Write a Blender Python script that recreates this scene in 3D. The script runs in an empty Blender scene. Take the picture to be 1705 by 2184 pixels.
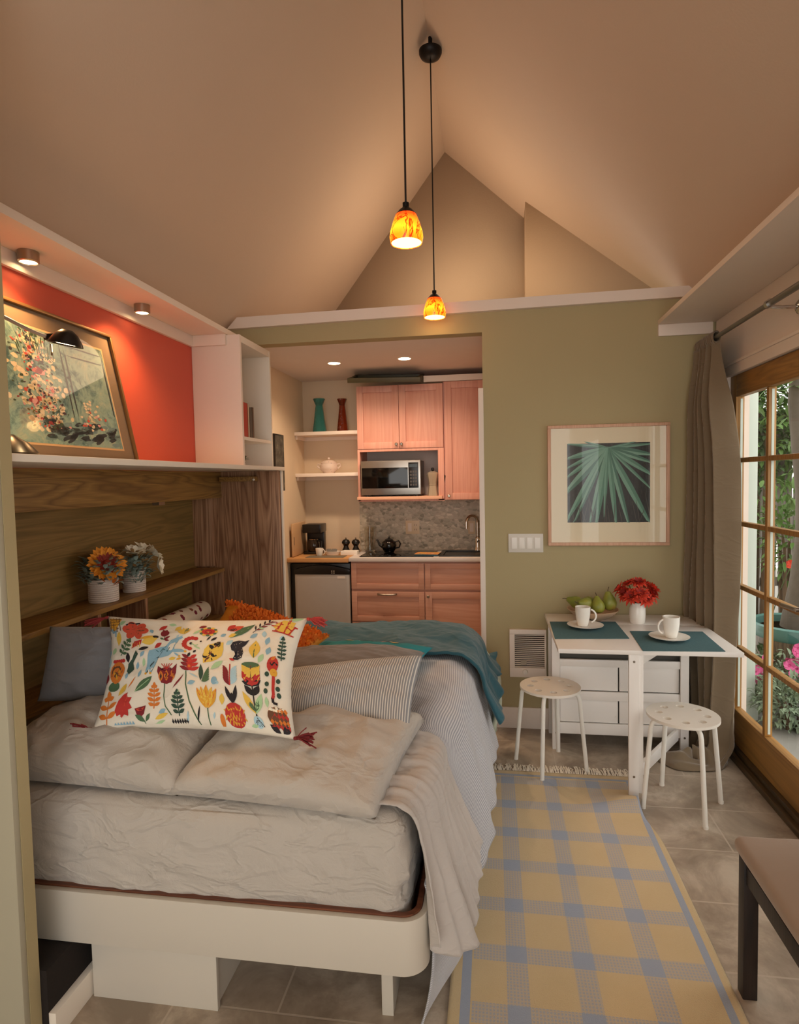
import bpy, bmesh, math, random
from mathutils import Vector, Matrix, noise
random.seed(7)
SC = bpy.context.scene; COL = SC.collection
PI = math.pi; rad = math.radians
def V(*a): return Vector(a)
# ------------------------------------------------------------------ camera
F_PX = 1293.94; PITCH, ROLL, YAW = -.0536135, -.0197787, -.1530906; CAM_H = 1.6
_fwd = V(math.sin(YAW)*math.cos(PITCH), math.cos(YAW)*math.cos(PITCH), math.sin(PITCH))
_rt = V(math.cos(YAW), -math.sin(YAW), 0); _up = _rt.cross(_fwd)
RT = _rt*math.cos(ROLL)+_up*math.sin(ROLL); UP = -_rt*math.sin(ROLL)+_up*math.cos(ROLL); FW = _fwd
CP = V(0, 0, CAM_H)
def ray(px, py): return RT*((px-852.5)/F_PX) - UP*((py-1092)/F_PX) + FW
def at_x(px, py, x): d = ray(px, py); return CP+d*(x/d.x)
def at_y(px, py, y): d = ray(px, py); return CP+d*(y/d.y)
def at_z(px, py, z): d = ray(px, py); return CP+d*((z-CAM_H)/d.z)
cam = bpy.data.cameras.new('camera'); co = bpy.data.objects.new('camera', cam); COL.objects.link(co)
R3 = Matrix((RT, UP, -FW)).transposed()
co.matrix_world = Matrix.Translation(CP) @ R3.to_4x4()
cam.sensor_fit = 'HORIZONTAL'; cam.sensor_width = 36; cam.lens = F_PX*36/1705; cam.clip_start = .02
SC.camera = co
# ------------------------------------------------------------------ materials
def lin(h):
    if not isinstance(h, str): return tuple(h)
    h = h.lstrip('#'); o = []
    for i in (0, 2, 4):
        c = int(h[i:i+2], 16)/255; o.append(c/12.92 if c <= .04045 else ((c+.055)/1.055)**2.4)
    return tuple(o)
class NT:
    def __init__(s, name):
        s.m = bpy.data.materials.new(name); s.m.use_nodes = True; s.t = s.m.node_tree; s.t.nodes.clear()
        s.out = s.t.nodes.new('ShaderNodeOutputMaterial')
    def n(s, typ, props=None, **inp):
        nd = s.t.nodes.new(typ)
        for k, v in (props or {}).items(): setattr(nd, k, v)
        for k, v in inp.items():
            key = int(k[1:]) if k[0] == '_' else k.replace('_', ' ')
            so = nd.inputs[key]
            if isinstance(v, bpy.types.NodeSocket): s.t.links.new(v, so)
            else: so.default_value = v
        return nd
    def math(s, op, a, b=0.0, c=0.0):
        return s.n('ShaderNodeMath', {'operation': op}, _0=a, _1=b, _2=c).outputs[0]
    def mix(s, f, a, b, typ='MIX'):
        nd = s.n('ShaderNodeMix', {'data_type': 'RGBA', 'blend_type': typ}, _0=f)
        for i, v in ((6, a), (7, b)):
            if isinstance(v, bpy.types.NodeSocket): s.t.links.new(v, nd.inputs[i])
            else: nd.inputs[i].default_value = (*lin(v), 1)
        return nd.outputs[2]
    def coord(s, kind='Object', scale=(1, 1, 1), rot=(0, 0, 0), loc=(0, 0, 0)):
        tc = s.n('ShaderNodeTexCoord')
        mp = s.n('ShaderNodeMapping', Vector=tc.outputs[kind], Scale=scale, Rotation=rot, Location=loc)
        return mp.outputs[0]
    def noise(s, vec, scale, detail=4, rough=.55, dist=0):
        return s.n('ShaderNodeTexNoise', Vector=vec, Scale=scale, Detail=detail, Roughness=rough, Distortion=dist).outputs[0]
    def ramp(s, f, stops):
        nd = s.n('ShaderNodeValToRGB', Fac=f); el = nd.color_ramp.elements
        while len(el) < len(stops): el.new(.5)
        for e, (p, c) in zip(el, stops): e.position = p; e.color = (*lin(c), 1)
        return nd.outputs[0]
    def bump(s, h, strength=.3, dist=.01):
        return s.n('ShaderNodeBump', Height=h, Strength=strength, Distance=dist).outputs[0]
    def bsdf(s, color, rough=.5, metal=0, normal=None, **kw):
        b = s.n('ShaderNodeBsdfPrincipled')
        def put(k, v):
            if isinstance(v, bpy.types.NodeSocket): s.t.links.new(v, b.inputs[k])
            else: b.inputs[k].default_value = v
        put('Base Color', color if isinstance(color, bpy.types.NodeSocket) else (*lin(color), 1))
        put('Roughness', rough); put('Metallic', metal)
        if normal is not None: put('Normal', normal)
        for k, v in kw.items(): put(k.replace('_', ' '), v)
        s.t.links.new(b.outputs[0], s.out.inputs[0]); return b
    def shader(s, sock): s.t.links.new(sock, s.out.inputs[0])
def mul(c, k): return tuple(min(1, x*k) for x in lin(c))
def M(name, color, rough=.5, metal=0, var=.06, vs=6, bump=0, bs=60, bd=.004, **kw):
    t = NT(name); c = t.coord()
    n = t.noise(c, vs, 5)
    col = t.mix(n, mul(color, 1-var), mul(color, 1+var))
    nm = t.bump(t.noise(c, bs, 4), bump, bd) if bump else None
    t.bsdf(col, rough, metal, nm, **kw); return t.m
def oak(name, dark, light, axis=1, scale=1.0):
    t = NT(name); sc = [9*scale]*3; sc[axis] = .55*scale
    c = t.coord(scale=tuple(sc)); n = t.noise(c, 1.0, 3, .5, .4)
    w = t.math('FRACT', t.math('MULTIPLY', n, 13.0)); w = t.ramp(w, [(0, '303030'), (.22, 'c0c0c0'), (.6, 'ffffff'), (.92, '909090'), (1, '303030')])
    sf = [170]*3; sf[axis] = 5
    fine = t.noise(t.coord(scale=tuple(sf)), 1.0, 3)
    col = t.mix(w, dark, light)
    col = t.mix(t.ramp(fine, [(.38, '000000'), (.62, 'ffffff')]), t.mix(.4, col, dark), col)
    t.bsdf(col, .48, 0, t.bump(fine, .15, .002)); return t.m
def fabric(name, color, rough=.9, var=.08, wr=.35, ws=7, weave=True, dark=None, sheen=.25):
    t = NT(name); c = t.coord()
    n = t.noise(c, ws, 6, .6, .8); n2 = t.noise(c, 420, 2)
    col = t.mix(t.noise(c, 4, 4), mul(color, 1-var), mul(color, 1+var))
    rg_ = t.math('ABSOLUTE', t.math('SUBTRACT', t.noise(t.coord(scale=(.8, .8, 1.7), rot=(.6, .5, .7)), ws*.7, 3, .55, .5), .5))
    h = t.math('ADD', t.math('MULTIPLY', n, .6), t.math('ADD', t.math('MULTIPLY', t.math('MINIMUM', rg_, .06), -3.6), t.math('MULTIPLY', n2, .04)))
    t.bsdf(col, rough, 0, t.bump(h, wr, .03), Sheen_Weight=sheen); return t.m
def stripes(name, a, b, pitch, ratio, axis='X', rot=0, wr=.3, ws=7):
    t = NT(name); tc = t.n('ShaderNodeTexCoord')
    sep = t.n('ShaderNodeSeparateXYZ', Vector=tc.outputs['UV'])
    f = t.math('FRACT', t.math('DIVIDE', sep.outputs[axis], pitch))
    m = t.math('LESS_THAN', f, ratio)
    c = t.coord(); n = t.noise(c, ws, 6, .6, .8)
    t.bsdf(t.mix(m, a, b), .9, 0, t.bump(n, wr, .03), Sheen_Weight=.2); return t.m
def glow(name, color, strength):
    t = NT(name); e = t.n('ShaderNodeEmission', Color=(*lin(color), 1), Strength=strength); t.shader(e.outputs[0]); return t.m
def glassy(name, color, rough=.05, ior=1.45):
    t = NT(name); t.bsdf(color, rough, 0, None, Transmission_Weight=1.0, IOR=ior); return t.m
def pane(name, tint=(1, 1, 1), k=1.0):
    t = NT(name); lw = t.n('ShaderNodeLayerWeight', Blend=.5)
    fr = t.math('ADD', .04, t.math('MULTIPLY', .96, t.math('POWER', lw.outputs['Facing'], 5.0)))
    a = t.n('ShaderNodeBsdfTransparent', Color=(*tint, 1)); g = t.n('ShaderNodeBsdfGlossy', Roughness=.02)
    f = t.math('MULTIPLY', fr, k)
    mx = t.n('ShaderNodeMixShader', Fac=f, _1=a.outputs[0], _2=g.outputs[0]); t.shader(mx.outputs[0]); return t.m
# ------------------------------------------------------------------ mesh builder
class MB:
    def __init__(s): s.v = []; s.f = []; s.mi = []; s.uv = {}
    def add(s, vs, fs, mi=0, uvs=None):
        o = len(s.v); s.v += [Vector(p) for p in vs]
        for f in fs:
            if uvs is not None: s.uv[len(s.f)] = [uvs[i] for i in f]
            s.f.append(tuple(i+o for i in f)); s.mi.append(mi)
        return s
    def box(s, x0, x1, y0, y1, z0, z1, mi=0, mtx=None):
        p = [V(x, y, z) for z in (z0, z1) for y in (y0, y1) for x in (x0, x1)]
        if mtx: p = [mtx @ q for q in p]
        return s.add(p, [(0, 2, 3, 1), (4, 5, 7, 6), (0, 1, 5, 4), (2, 6, 7, 3), (0, 4, 6, 2), (1, 3, 7, 5)], mi)
    def bar(s, a, b, w, h, up=(0, 0, 1), mi=0):
        a = V(*a); b = V(*b); d = (b-a).normalized(); u = V(*up); r = d.cross(u)
        if r.length < 1e-4: r = d.cross(V(1, 0, 0))
        r.normalize(); u = r.cross(d)
        p = [q+r*(sx*w/2)+u*(sz*h/2) for q in (a, b) for sx, sz in ((-1, -1), (1, -1), (1, 1), (-1, 1))]
        return s.add(p, [(3, 2, 1, 0), (4, 5, 6, 7), (0, 1, 5, 4), (1, 2, 6, 5), (2, 3, 7, 6), (3, 0, 4, 7)], mi)
    def prism(s, poly, ax, d0, d1, mi=0):
        n = len(poly)
        def mk(p, d): return V(d, p[0], p[1]) if ax == 'x' else V(p[0], d, p[1]) if ax == 'y' else V(p[0], p[1], d)
        vs = [mk(p, d0) for p in poly]+[mk(p, d1) for p in poly]
        return s.add(vs, [tuple(range(n))[::-1], tuple(range(n, 2*n))]+[(i, (i+1) % n, n+(i+1) % n, n+i) for i in range(n)], mi)
    def tube(s, path, r, seg=10, mi=0, cap=True):
        path = [V(*p) for p in path]; n = len(path); rr = r if isinstance(r, (list, tuple)) else [r]*n
        vs = []; ref = None
        for i, p in enumerate(path):
            d = (path[min(i+1, n-1)]-path[max(i-1, 0)]).normalized()
            if ref is None: ref = d.orthogonal().normalized()
            ref = (ref-d*ref.dot(d)).normalized(); b = d.cross(ref)
            vs += [p+(ref*math.cos(2*PI*k/seg)+b*math.sin(2*PI*k/seg))*rr[i] for k in range(seg)]
        fs = [(i*seg+k, i*seg+(k+1) % seg, (i+1)*seg+(k+1) % seg, (i+1)*seg+k) for i in range(n-1) for k in range(seg)]
        if cap: fs += [tuple(range(seg))[::-1], tuple(range((n-1)*seg, n*seg))]
        return s.add(vs, fs, mi)
    def lathe(s, prof, c=(0, 0, 0), seg=28, mi=0, mtx=None, loop=False, nocap=False):
        c = V(*c); vs = []
        for r, z in prof: vs += [V(r*math.cos(2*PI*k/seg), r*math.sin(2*PI*k/seg), z) for k in range(seg)]
        vs = [(mtx @ p if mtx else p)+c for p in vs]; n = len(prof)
        fs = [(i*seg+k, i*seg+(k+1) % seg, (i+1)*seg+(k+1) % seg, (i+1)*seg+k) for i in range(n-1) for k in range(seg)]
        if loop: fs += [((n-1)*seg+k, (n-1)*seg+(k+1) % seg, (k+1) % seg, k) for k in range(seg)]; return s.add(vs, fs, mi)
        if nocap: return s.add(vs, fs, mi)
        if prof[0][0] > 1e-5: fs.append(tuple(range(seg))[::-1])
        if prof[-1][0] > 1e-5: fs.append(tuple(range((n-1)*seg, n*seg)))
        return s.add(vs, fs, mi)
    def grid(s, fn, nu, nv, mi=0, us=1, vs_=1, flip=False):
        vs = [fn(i/nu, j/nv) for j in range(nv+1) for i in range(nu+1)]
        uv = [(i/nu*us, j/nv*vs_) for j in range(nv+1) for i in range(nu+1)]
        fs = [(j*(nu+1)+i, j*(nu+1)+i+1, (j+1)*(nu+1)+i+1, (j+1)*(nu+1)+i) for j in range(nv) for i in range(nu)]
        if flip: fs = [f[::-1] for f in fs]
        return s.add(vs, fs, mi, uv)
    def rbox(s, x0, x1, y0, y1, z0, z1, r, n=6, mi=0, disp=None, seg=None):
        c = V((x0+x1)/2, (y0+y1)/2, (z0+z1)/2); h = V((x1-x0)/2, (y1-y0)/2, (z1-z0)/2)
        b = bmesh.new(); bmesh.ops.create_cube(b, size=2)
        bmesh.ops.subdivide_edges(b, edges=b.edges[:], cuts=n, use_grid_fill=True)
        def warp(t, hh):
            # concentrate samples near rounded rims
            k = r/hh; a = abs(t); sg = 1 if t > 0 else -1
            return sg*(a/.6*(1-k) if a < .6 else (1-k)+(a-.6)/.4*k)*hh
        vs = []
        for v in b.verts:
            p = V(*[warp(v.co[i], h[i]) for i in range(3)])
            q = V(*[max(-(h[i]-r), min(h[i]-r, p[i])) for i in range(3)]); d = p-q
            if d.length > 1e-9:
                m = max(abs(x) for x in d); p = q+d.normalized()*m
            p = p+c
            if disp: p = disp(p, d)
            vs.append(p)
        idx = {v: i for i, v in enumerate(b.verts)}
        fs = [tuple(idx[v] for v in f.verts) for f in b.faces]; b.free()
        return s.add(vs, fs, mi)
    def build(s, name, mats, parent=None, smooth=None, bevel=0, merge=False, solid=0, sub=0, **props):
        off = V(0, 0, 0); q = parent
        while q is not None: off += q.location; q = q.parent
        me = bpy.data.meshes.new(name); me.from_pydata([p-off for p in s.v], [], s.f)
        for m in (mats if isinstance(mats, (list, tuple)) else [mats]): me.materials.append(m)
        for i, p in enumerate(me.polygons): p.material_index = s.mi[i]
        if s.uv:
            ul = me.uv_layers.new(name='UVMap')
            for i, p in enumerate(me.polygons):
                if i in s.uv:
                    for li, c in zip(p.loop_indices, s.uv[i]): ul.data[li].uv = c
        b = bmesh.new(); b.from_mesh(me)
        if merge: bmesh.ops.remove_doubles(b, verts=b.verts[:], dist=1e-5)
        bmesh.ops.recalc_face_normals(b, faces=b.faces[:])
        if bevel:
            es = [e for e in b.edges if len(e.link_faces) == 2 and e.calc_face_angle(0) > .5]
            bmesh.ops.bevel(b, geom=es, offset=bevel, segments=2, affect='EDGES', profile=.6, clamp_overlap=True)
        b.to_mesh(me); b.free()
        ang = smooth if smooth is not None else (rad(38))
        if ang > 0:
            for p in me.polygons: p.use_smooth = True
            if ang < 3: me.set_sharp_from_angle(angle=ang)
        o = bpy.data.objects.new(name, me); COL.objects.link(o)
        if parent is not None: o.parent = parent
        if solid:
            md = o.modifiers.new('solid', 'SOLIDIFY'); md.thickness = solid; md.offset = 0
        if sub:
            md = o.modifiers.new('sub', 'SUBSURF'); md.levels = sub; md.render_levels = sub
        for k, v in props.items(): o[k] = v
        return o
def thing(name, label, cat, loc, group=None):
    o = bpy.data.objects.new(name, None); COL.objects.link(o); o.location = loc; o.empty_display_size = .05
    o['label'] = label; o['category'] = cat
    if group: o['group'] = group
    return o
def tag(o, label, cat, group=None):
    o['label'] = label; o['category'] = cat
    if group: o['group'] = group
    return o
def struct(name, mb, m, **kw):
    o = mb.build(name, m, **kw); o['kind'] = 'structure'; return o
def copy_tree(o, loc, rotz, label=None, parent=None):
    c = o.copy(); COL.objects.link(c); c.parent = parent
    if parent is None:
        c.location = loc; c.rotation_euler = (0, 0, rotz)
        if label: c['label'] = label
    for ch in list(o.children): copy_tree(ch, None, 0, None, c)
    return c
def nz(p, s=1.0): return noise.noise(V(p[0]*s, p[1]*s, p[2]*s))
def lerp(a, b, t): return a+(b-a)*t
def sstep(a, b, x):
    t = max(0, min(1, (x-a)/(b-a))); return t*t*(3-2*t)
# ------------------------------------------------------------------ palette
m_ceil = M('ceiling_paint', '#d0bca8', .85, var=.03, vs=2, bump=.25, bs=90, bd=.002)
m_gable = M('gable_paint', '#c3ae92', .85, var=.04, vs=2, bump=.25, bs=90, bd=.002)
m_green = M('sage_wall_paint', '#aea079', .8, var=.03, vs=2, bump=.2, bs=110, bd=.002)
m_coral = M('coral_wall_paint', '#cf5c48', .75, var=.03, vs=2, bump=.15, bs=110, bd=.002)
m_white = M('white_paint', '#e6ddcf', .5, var=.02)
m_white2 = M('warm_white_paint', '#e8dbcf', .55, var=.02)
m_kitch = M('kitchen_wall_paint', '#d8c6ab', .7, var=.03, bump=.15, bs=110, bd=.002)
m_kceil = M('kitchen_ceiling_paint', '#e2d8d2', .8, var=.03)
m_lam = M('white_laminate', '#e9e4dc', .32, var=.01)
m_tabl = M('white_table_lacquer', '#eae5e0', .28, var=.01)
m_metalw = M('white_enamelled_steel', '#e9e6de', .35, var=.01)
m_oakh = oak('oak_horizontal', '#735026', '#a57c40', 1)
m_oakv = oak('oak_vertical', '#785138', '#b58a68', 2); m_oaks = oak('oak_stile', '#7c5338', '#c39876', 2, .8)
m_oakback = oak('oak_back_panel', '#735a2e', '#947340', 1, .8)
m_pink = oak('maple_cabinet', '#d39683', '#dea592', 2, .6)
m_pinkd = oak('maple_base_cabinet', '#c18f7a', '#cc9d88', 0, .6)
m_butch = oak('butcher_block', '#b98650', '#d0a06a', 0)
m_doorw = oak('door_wood', '#8a6230', '#ac7c3e', 2, .8)
m_doorh = oak('door_wood_horizontal', '#8a6230', '#ac7c3e', 1, .8)
m_black = M('black_plastic', '#0d0c0c', .3, var=0)
m_blackm = M('black_bronze', '#171311', .45, metal=.6, var=.1)
m_steel = M('brushed_steel', '#b4aea6', .3, metal=1, var=.06, vs=40)
m_steelf = M('fridge_steel', '#b8b4ae', .45, metal=.25, var=.04, vs=30)
m_chrome = M('chrome', '#c8c5c2', .1, metal=1, var=0)
m_nickel = M('nickel', '#a59a8c', .3, metal=1, var=.03)
m_rod = M('grey_rod_metal', '#7c7870', .38, metal=.7, var=.05)
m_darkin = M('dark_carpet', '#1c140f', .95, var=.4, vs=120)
m_dwood = oak('espresso_wood', '#17100d', '#2a1d17', 2)
m_walnut = oak('bed_lining_wood', '#5b3220', '#7d4a31', 0)
m_ceram = M('white_ceramic', '#ece8e0', .15, var=0)
m_outp = M('outdoor_white_post', '#c3cbc0', .6, var=.04)
m_fence = oak('weathered_fence', '#5c534a', '#8a7f73', 2, .7)
m_patio = M('patio_concrete', '#86837c', .85, var=.12, vs=3, bump=.2)
m_glass = pane('door_glass', (.97, .985, .975), 1.0)
m_pglass = pane('picture_glass', (1, 1, 1), 1.0)
m_bulb = glow('lamp_bulb', '#ffd9a0', 9)
m_bulbc = glow('downlight_bulb', '#ffdca8', 14)
# floor tiles
t = NT('floor_tile'); c = t.coord(loc=(.33, .333, 0))
br = t.n('ShaderNodeTexBrick', {'offset': .5}, Vector=c, Scale=1.0, Mortar_Size=.004, Mortar_Smooth=.2, Brick_Width=.66, Row_Height=.333, Bias=0.0,
         Color1=(*lin('#b09c89'), 1), Color2=(*lin('#a18e7c'), 1), Mortar=(*lin('#a8998a'), 1))
n1 = t.noise(t.coord(), 3.2, 6, .65, .6); n2 = t.noise(t.coord(), 14, 5, .7)
mo = t.mix(t.math('MULTIPLY', n2, .45), t.ramp(n1, [(.38, '8a7869'), (.5, 'b09e8c'), (.62, 'd8c9b6')]), '8a8a78')
col = t.mix(.8, br.outputs[0], mo)
col = t.mix(t.math('MULTIPLY', br.outputs[1], .7), col, '#c6b7a5')
t.bsdf(col, t.math('ADD', t.math('MULTIPLY', n2, .25), .22), 0, t.bump(t.math('SUBTRACT', t.math('MULTIPLY', n2, .15), br.outputs[1]), .35, .003)); m_floor = t.m
# rug plaid: yellow field, blue weave stripes and solid blue crossings
t = NT('plaid_rug'); c = t.coord(loc=(.28, 2.2, 0)); sp = t.n('ShaderNodeSeparateXYZ', Vector=c)
def band(x, off, pitch, w):
    f = t.math('FRACT', t.math('DIVIDE', t.math('SUBTRACT', x, off), pitch)); return t.math('LESS_THAN', f, w/pitch)
X, Y = sp.outputs[0], sp.outputs[1]
bx = band(X, .027, .2155, .068); by = band(Y, .045, .2365, .072)
inx = t.math('MULTIPLY', t.math('GREATER_THAN', X, -.08), t.math('LESS_THAN', X, .665))
iny = t.math('LESS_THAN', Y, 3.205)
ins = t.math('MULTIPLY', inx, iny)
wv = t.math('GREATER_THAN', t.math('FRACT', t.math('DIVIDE', X, .0105)), .45)
wv2 = t.math('GREATER_THAN', t.math('FRACT', t.math('DIVIDE', Y, .012)), .4)
half = t.math('MULTIPLY', t.math('ADD', .35, t.math('MULTIPLY', t.math('MULTIPLY', wv, wv2), .45)), 1.0)
either = t.math('MAXIMUM', t.math('MULTIPLY', bx, half), t.math('MULTIPLY', by, half))
blue = t.math('MULTIPLY', ins, t.math('MAXIMUM', t.math('MULTIPLY', bx, by), either))
brd = t.math('ADD', t.math('MULTIPLY', t.math('GREATER_THAN', X, .665), t.math('LESS_THAN', X, .69)), t.math('MULTIPLY', t.math('LESS_THAN', X, -.085), t.math('GREATER_THAN', X, -.115)))
brd = t.math('MULTIPLY', brd, t.math('LESS_THAN', Y, 3.225))
brd2 = t.math('MULTIPLY', t.math('MULTIPLY', t.math('GREATER_THAN', Y, 3.205), t.math('LESS_THAN', Y, 3.225)), t.math('MULTIPLY', t.math('GREATER_THAN', X, -.115), t.math('LESS_THAN', X, .69)))
blue = t.math('MINIMUM', 1.0, t.math('ADD', blue, t.math('MAXIMUM', brd, brd2)))
nn = t.noise(c, 260, 3); nl = t.noise(c, 5, 4)
yel = t.mix(nl, '#c7af84', '#d2bc93'); yel = t.mix(t.math('MULTIPLY', nn, .3), yel, '#b0966a')
t.bsdf(t.mix(blue, yel, '#97a0b1'), .95, 0, t.bump(nn, .5, .004), Sheen_Weight=.2); m_rug = t.m
# pebble mosaic
t = NT('pebble_mosaic'); c = t.coord(scale=(.8, 1, 1.25), rot=(0, .5, 0)); wob = t.noise(c, 20, 2)
v = t.n('ShaderNodeTexVoronoi', {'feature': 'F1'}, Vector=c, Scale=34.0); e = t.n('ShaderNodeTexVoronoi', {'feature': 'DISTANCE_TO_EDGE'}, Vector=c, Scale=34.0)
hs = t.n('ShaderNodeSeparateColor', Color=v.outputs['Color'])
stone = t.ramp(hs.outputs[0], [(.0, '85816f'), (.3, 'b5ae9c'), (.6, 'd0c8b6'), (.85, '9c9380'), (1, 'ddd5c4')])
col = t.mix(t.math('LESS_THAN', e.outputs[0], .055), stone, '#b9ae9c')
t.bsdf(col, .45, 0, t.bump(e.outputs[0], .3, .01)); m_pebble = t.m
# ------------------------------------------------------------------ shell
XL, XR, YB = -1.735, 1.33, 3.87
LEDGE = 2.53
struct('floor', MB().box(-2.4, 1.345, -3.2, 5.5, -.06, 0), m_floor)
RX, RZ = -.35, 4.22
def lz(x): return RZ-1.156*(RX-x)
def rz(x): return RZ-1.013*(x-RX)
b = MB()
b.prism([(-1.95, lz(-1.95)), (RX, RZ), (1.5, rz(1.5)), (1.5, rz(1.5)+.12), (RX, RZ+.12), (-1.95, lz(-1.95)+.12)], 'y', -3.2, 5.6)
struct('ceiling', b, m_ceil)
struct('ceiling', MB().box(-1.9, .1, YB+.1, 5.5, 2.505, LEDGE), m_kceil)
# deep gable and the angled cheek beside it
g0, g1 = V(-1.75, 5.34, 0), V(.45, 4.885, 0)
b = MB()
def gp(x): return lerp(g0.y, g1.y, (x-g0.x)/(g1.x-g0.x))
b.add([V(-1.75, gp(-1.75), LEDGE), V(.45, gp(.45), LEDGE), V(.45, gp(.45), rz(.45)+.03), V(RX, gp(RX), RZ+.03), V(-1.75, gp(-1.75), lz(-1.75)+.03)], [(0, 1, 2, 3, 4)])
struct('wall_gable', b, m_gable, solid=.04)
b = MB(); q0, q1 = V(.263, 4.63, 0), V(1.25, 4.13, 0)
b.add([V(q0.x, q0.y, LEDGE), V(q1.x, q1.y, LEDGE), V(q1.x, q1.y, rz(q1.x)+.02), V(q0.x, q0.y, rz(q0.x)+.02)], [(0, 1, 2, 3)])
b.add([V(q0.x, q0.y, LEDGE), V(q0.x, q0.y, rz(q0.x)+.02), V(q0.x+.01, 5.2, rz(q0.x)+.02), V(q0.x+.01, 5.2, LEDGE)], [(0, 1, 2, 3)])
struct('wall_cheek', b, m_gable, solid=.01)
# back wall with the kitchen opening
OX = -.055
b = MB(); b.box(-1.95, OX, YB, YB+.1, 2.505, 2.64); b.box(OX, 1.45, YB, YB+.1, 0, 2.64); b.box(-1.95, XL+.02, YB, YB+.1, 0, 2.505)
struct('wall_back', b, m_green)
b = MB(); b.add([at_y(484, 702, YB-.035), at_y(1495, 630, YB-.035), at_y(1495, 607, YB-.035), at_y(505, 677, YB-.035)], [(0, 1, 2, 3)])
b.v += [p+V(0, .055, 0) for p in b.v[:4]]; b.f += [(7, 6, 5, 4), (0, 4, 5, 1), (1, 5, 6, 2), (2, 6, 7, 3), (3, 7, 4, 0)]; b.mi += [0]*5
struct('trim_1', b, m_white2)
struct('trim_2', MB().box(OX-.028, OX+.004, YB-.012, YB, 0, 2.16), m_white2, bevel=.002)
b = MB().box(OX+.005, XR, YB-.014, YB, 0, .135)
struct('baseboard_back', b, m_white2, bevel=.004)
# left wall above the bed cabinet, soffit with crown
struct('wall_left', MB().box(-1.85, XL, 1.3, YB, 1.67, 2.46), m_coral)
struct('wall_left', MB().box(-1.85, XL, 1.3, YB, 2.4605, 2.66), m_ceil)
struct('trim_3', MB().box(XL, -1.51, 1.3, 3.84, 2.458, 2.49), m_white2, bevel=.002)
b = MB().box(XL, XL+.02, 1.3, 3.37, 2.395, 2.458); b.box(XL+.02, -1.515, 3.352, 3.37, 2.395, 2.458)
struct('trim_4', b, m_white2, bevel=.003)
# right wall, soffit, door opening
DY0, DY1, DZ = 1.86, 3.74, 2.145
b = MB(); b.box(XR, XR+.12, DY1, YB+.1, 0, 2.66); b.box(XR, XR+.12, -.3, DY0, 0, 2.66); b.box(XR, XR+.12, -3.2, -2.6, 0, 2.66); b.box(XR, XR+.12, -2.6, -.3, 2.1, 2.66); b.box(XR, XR+.12, -2.6, -.3, 0, .4); b.box(XR, XR+.12, DY0, DY1, DZ, 2.66)
struct('wall_right', b, m_white2)
struct('trim_5', MB().box(.985, XR, -3.2, YB, 2.488, 2.515), m_white2, bevel=.002)
b = MB().box(.985, 1.29, YB-.02, YB, 2.42, 2.488); b.box(1.305, XR, -1, YB-.02, 2.41, 2.488)
struct('trim_6', b, m_white2, bevel=.003)
b = MB().box(1.312, XR, DY0-.08, DY1+.06, DZ-.005, DZ+.05); b.box(1.305, XR, DY0-.08, DY1+.06, DZ+.05, DZ+.065); b.box(1.318, XR, DY1-.005, DY1+.06, 0, DZ)
struct('trim_7', b, m_white2, bevel=.003)
b = MB().box(1.30, 1.345, DY0, DY1+.02, 0, .035); b.box(1.325, 1.45, DY0, DY1, .03, .06)
struct('trim_8', b, oak('threshold_wood', '#3d2f1c', '#5c4628', 1), bevel=.006)
# near wall end with casing on the left edge of the view
struct('wall_left', MB().box(-2.4, -2.3, -3.2, 1.492, 0, 4.3), m_green)
struct('wall_near', MB().box(-2.3, -1.305, 1.452, 1.492, 0, 4.3), m_green)
b = MB().box(-2.0, -1.306, 1.43, 1.452, 0, 2.9)
struct('trim_9', b, M('cream_casing', '#a9a38e', .5, var=.02), bevel=.004)
# kitchen nook
KB = 5.4
struct('wall_kitchen_back', MB().box(-1.76, .0, KB, KB+.08, 0, 2.505), m_kitch)
struct('wall_kitchen_left', MB().box(-1.79, -1.71, YB+.1, KB, 0, 2.505), m_kitch)
struct('wall_kitchen_right', MB().box(-.05, .03, YB+.1, KB, 0, 2.505), m_kitch)
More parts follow.
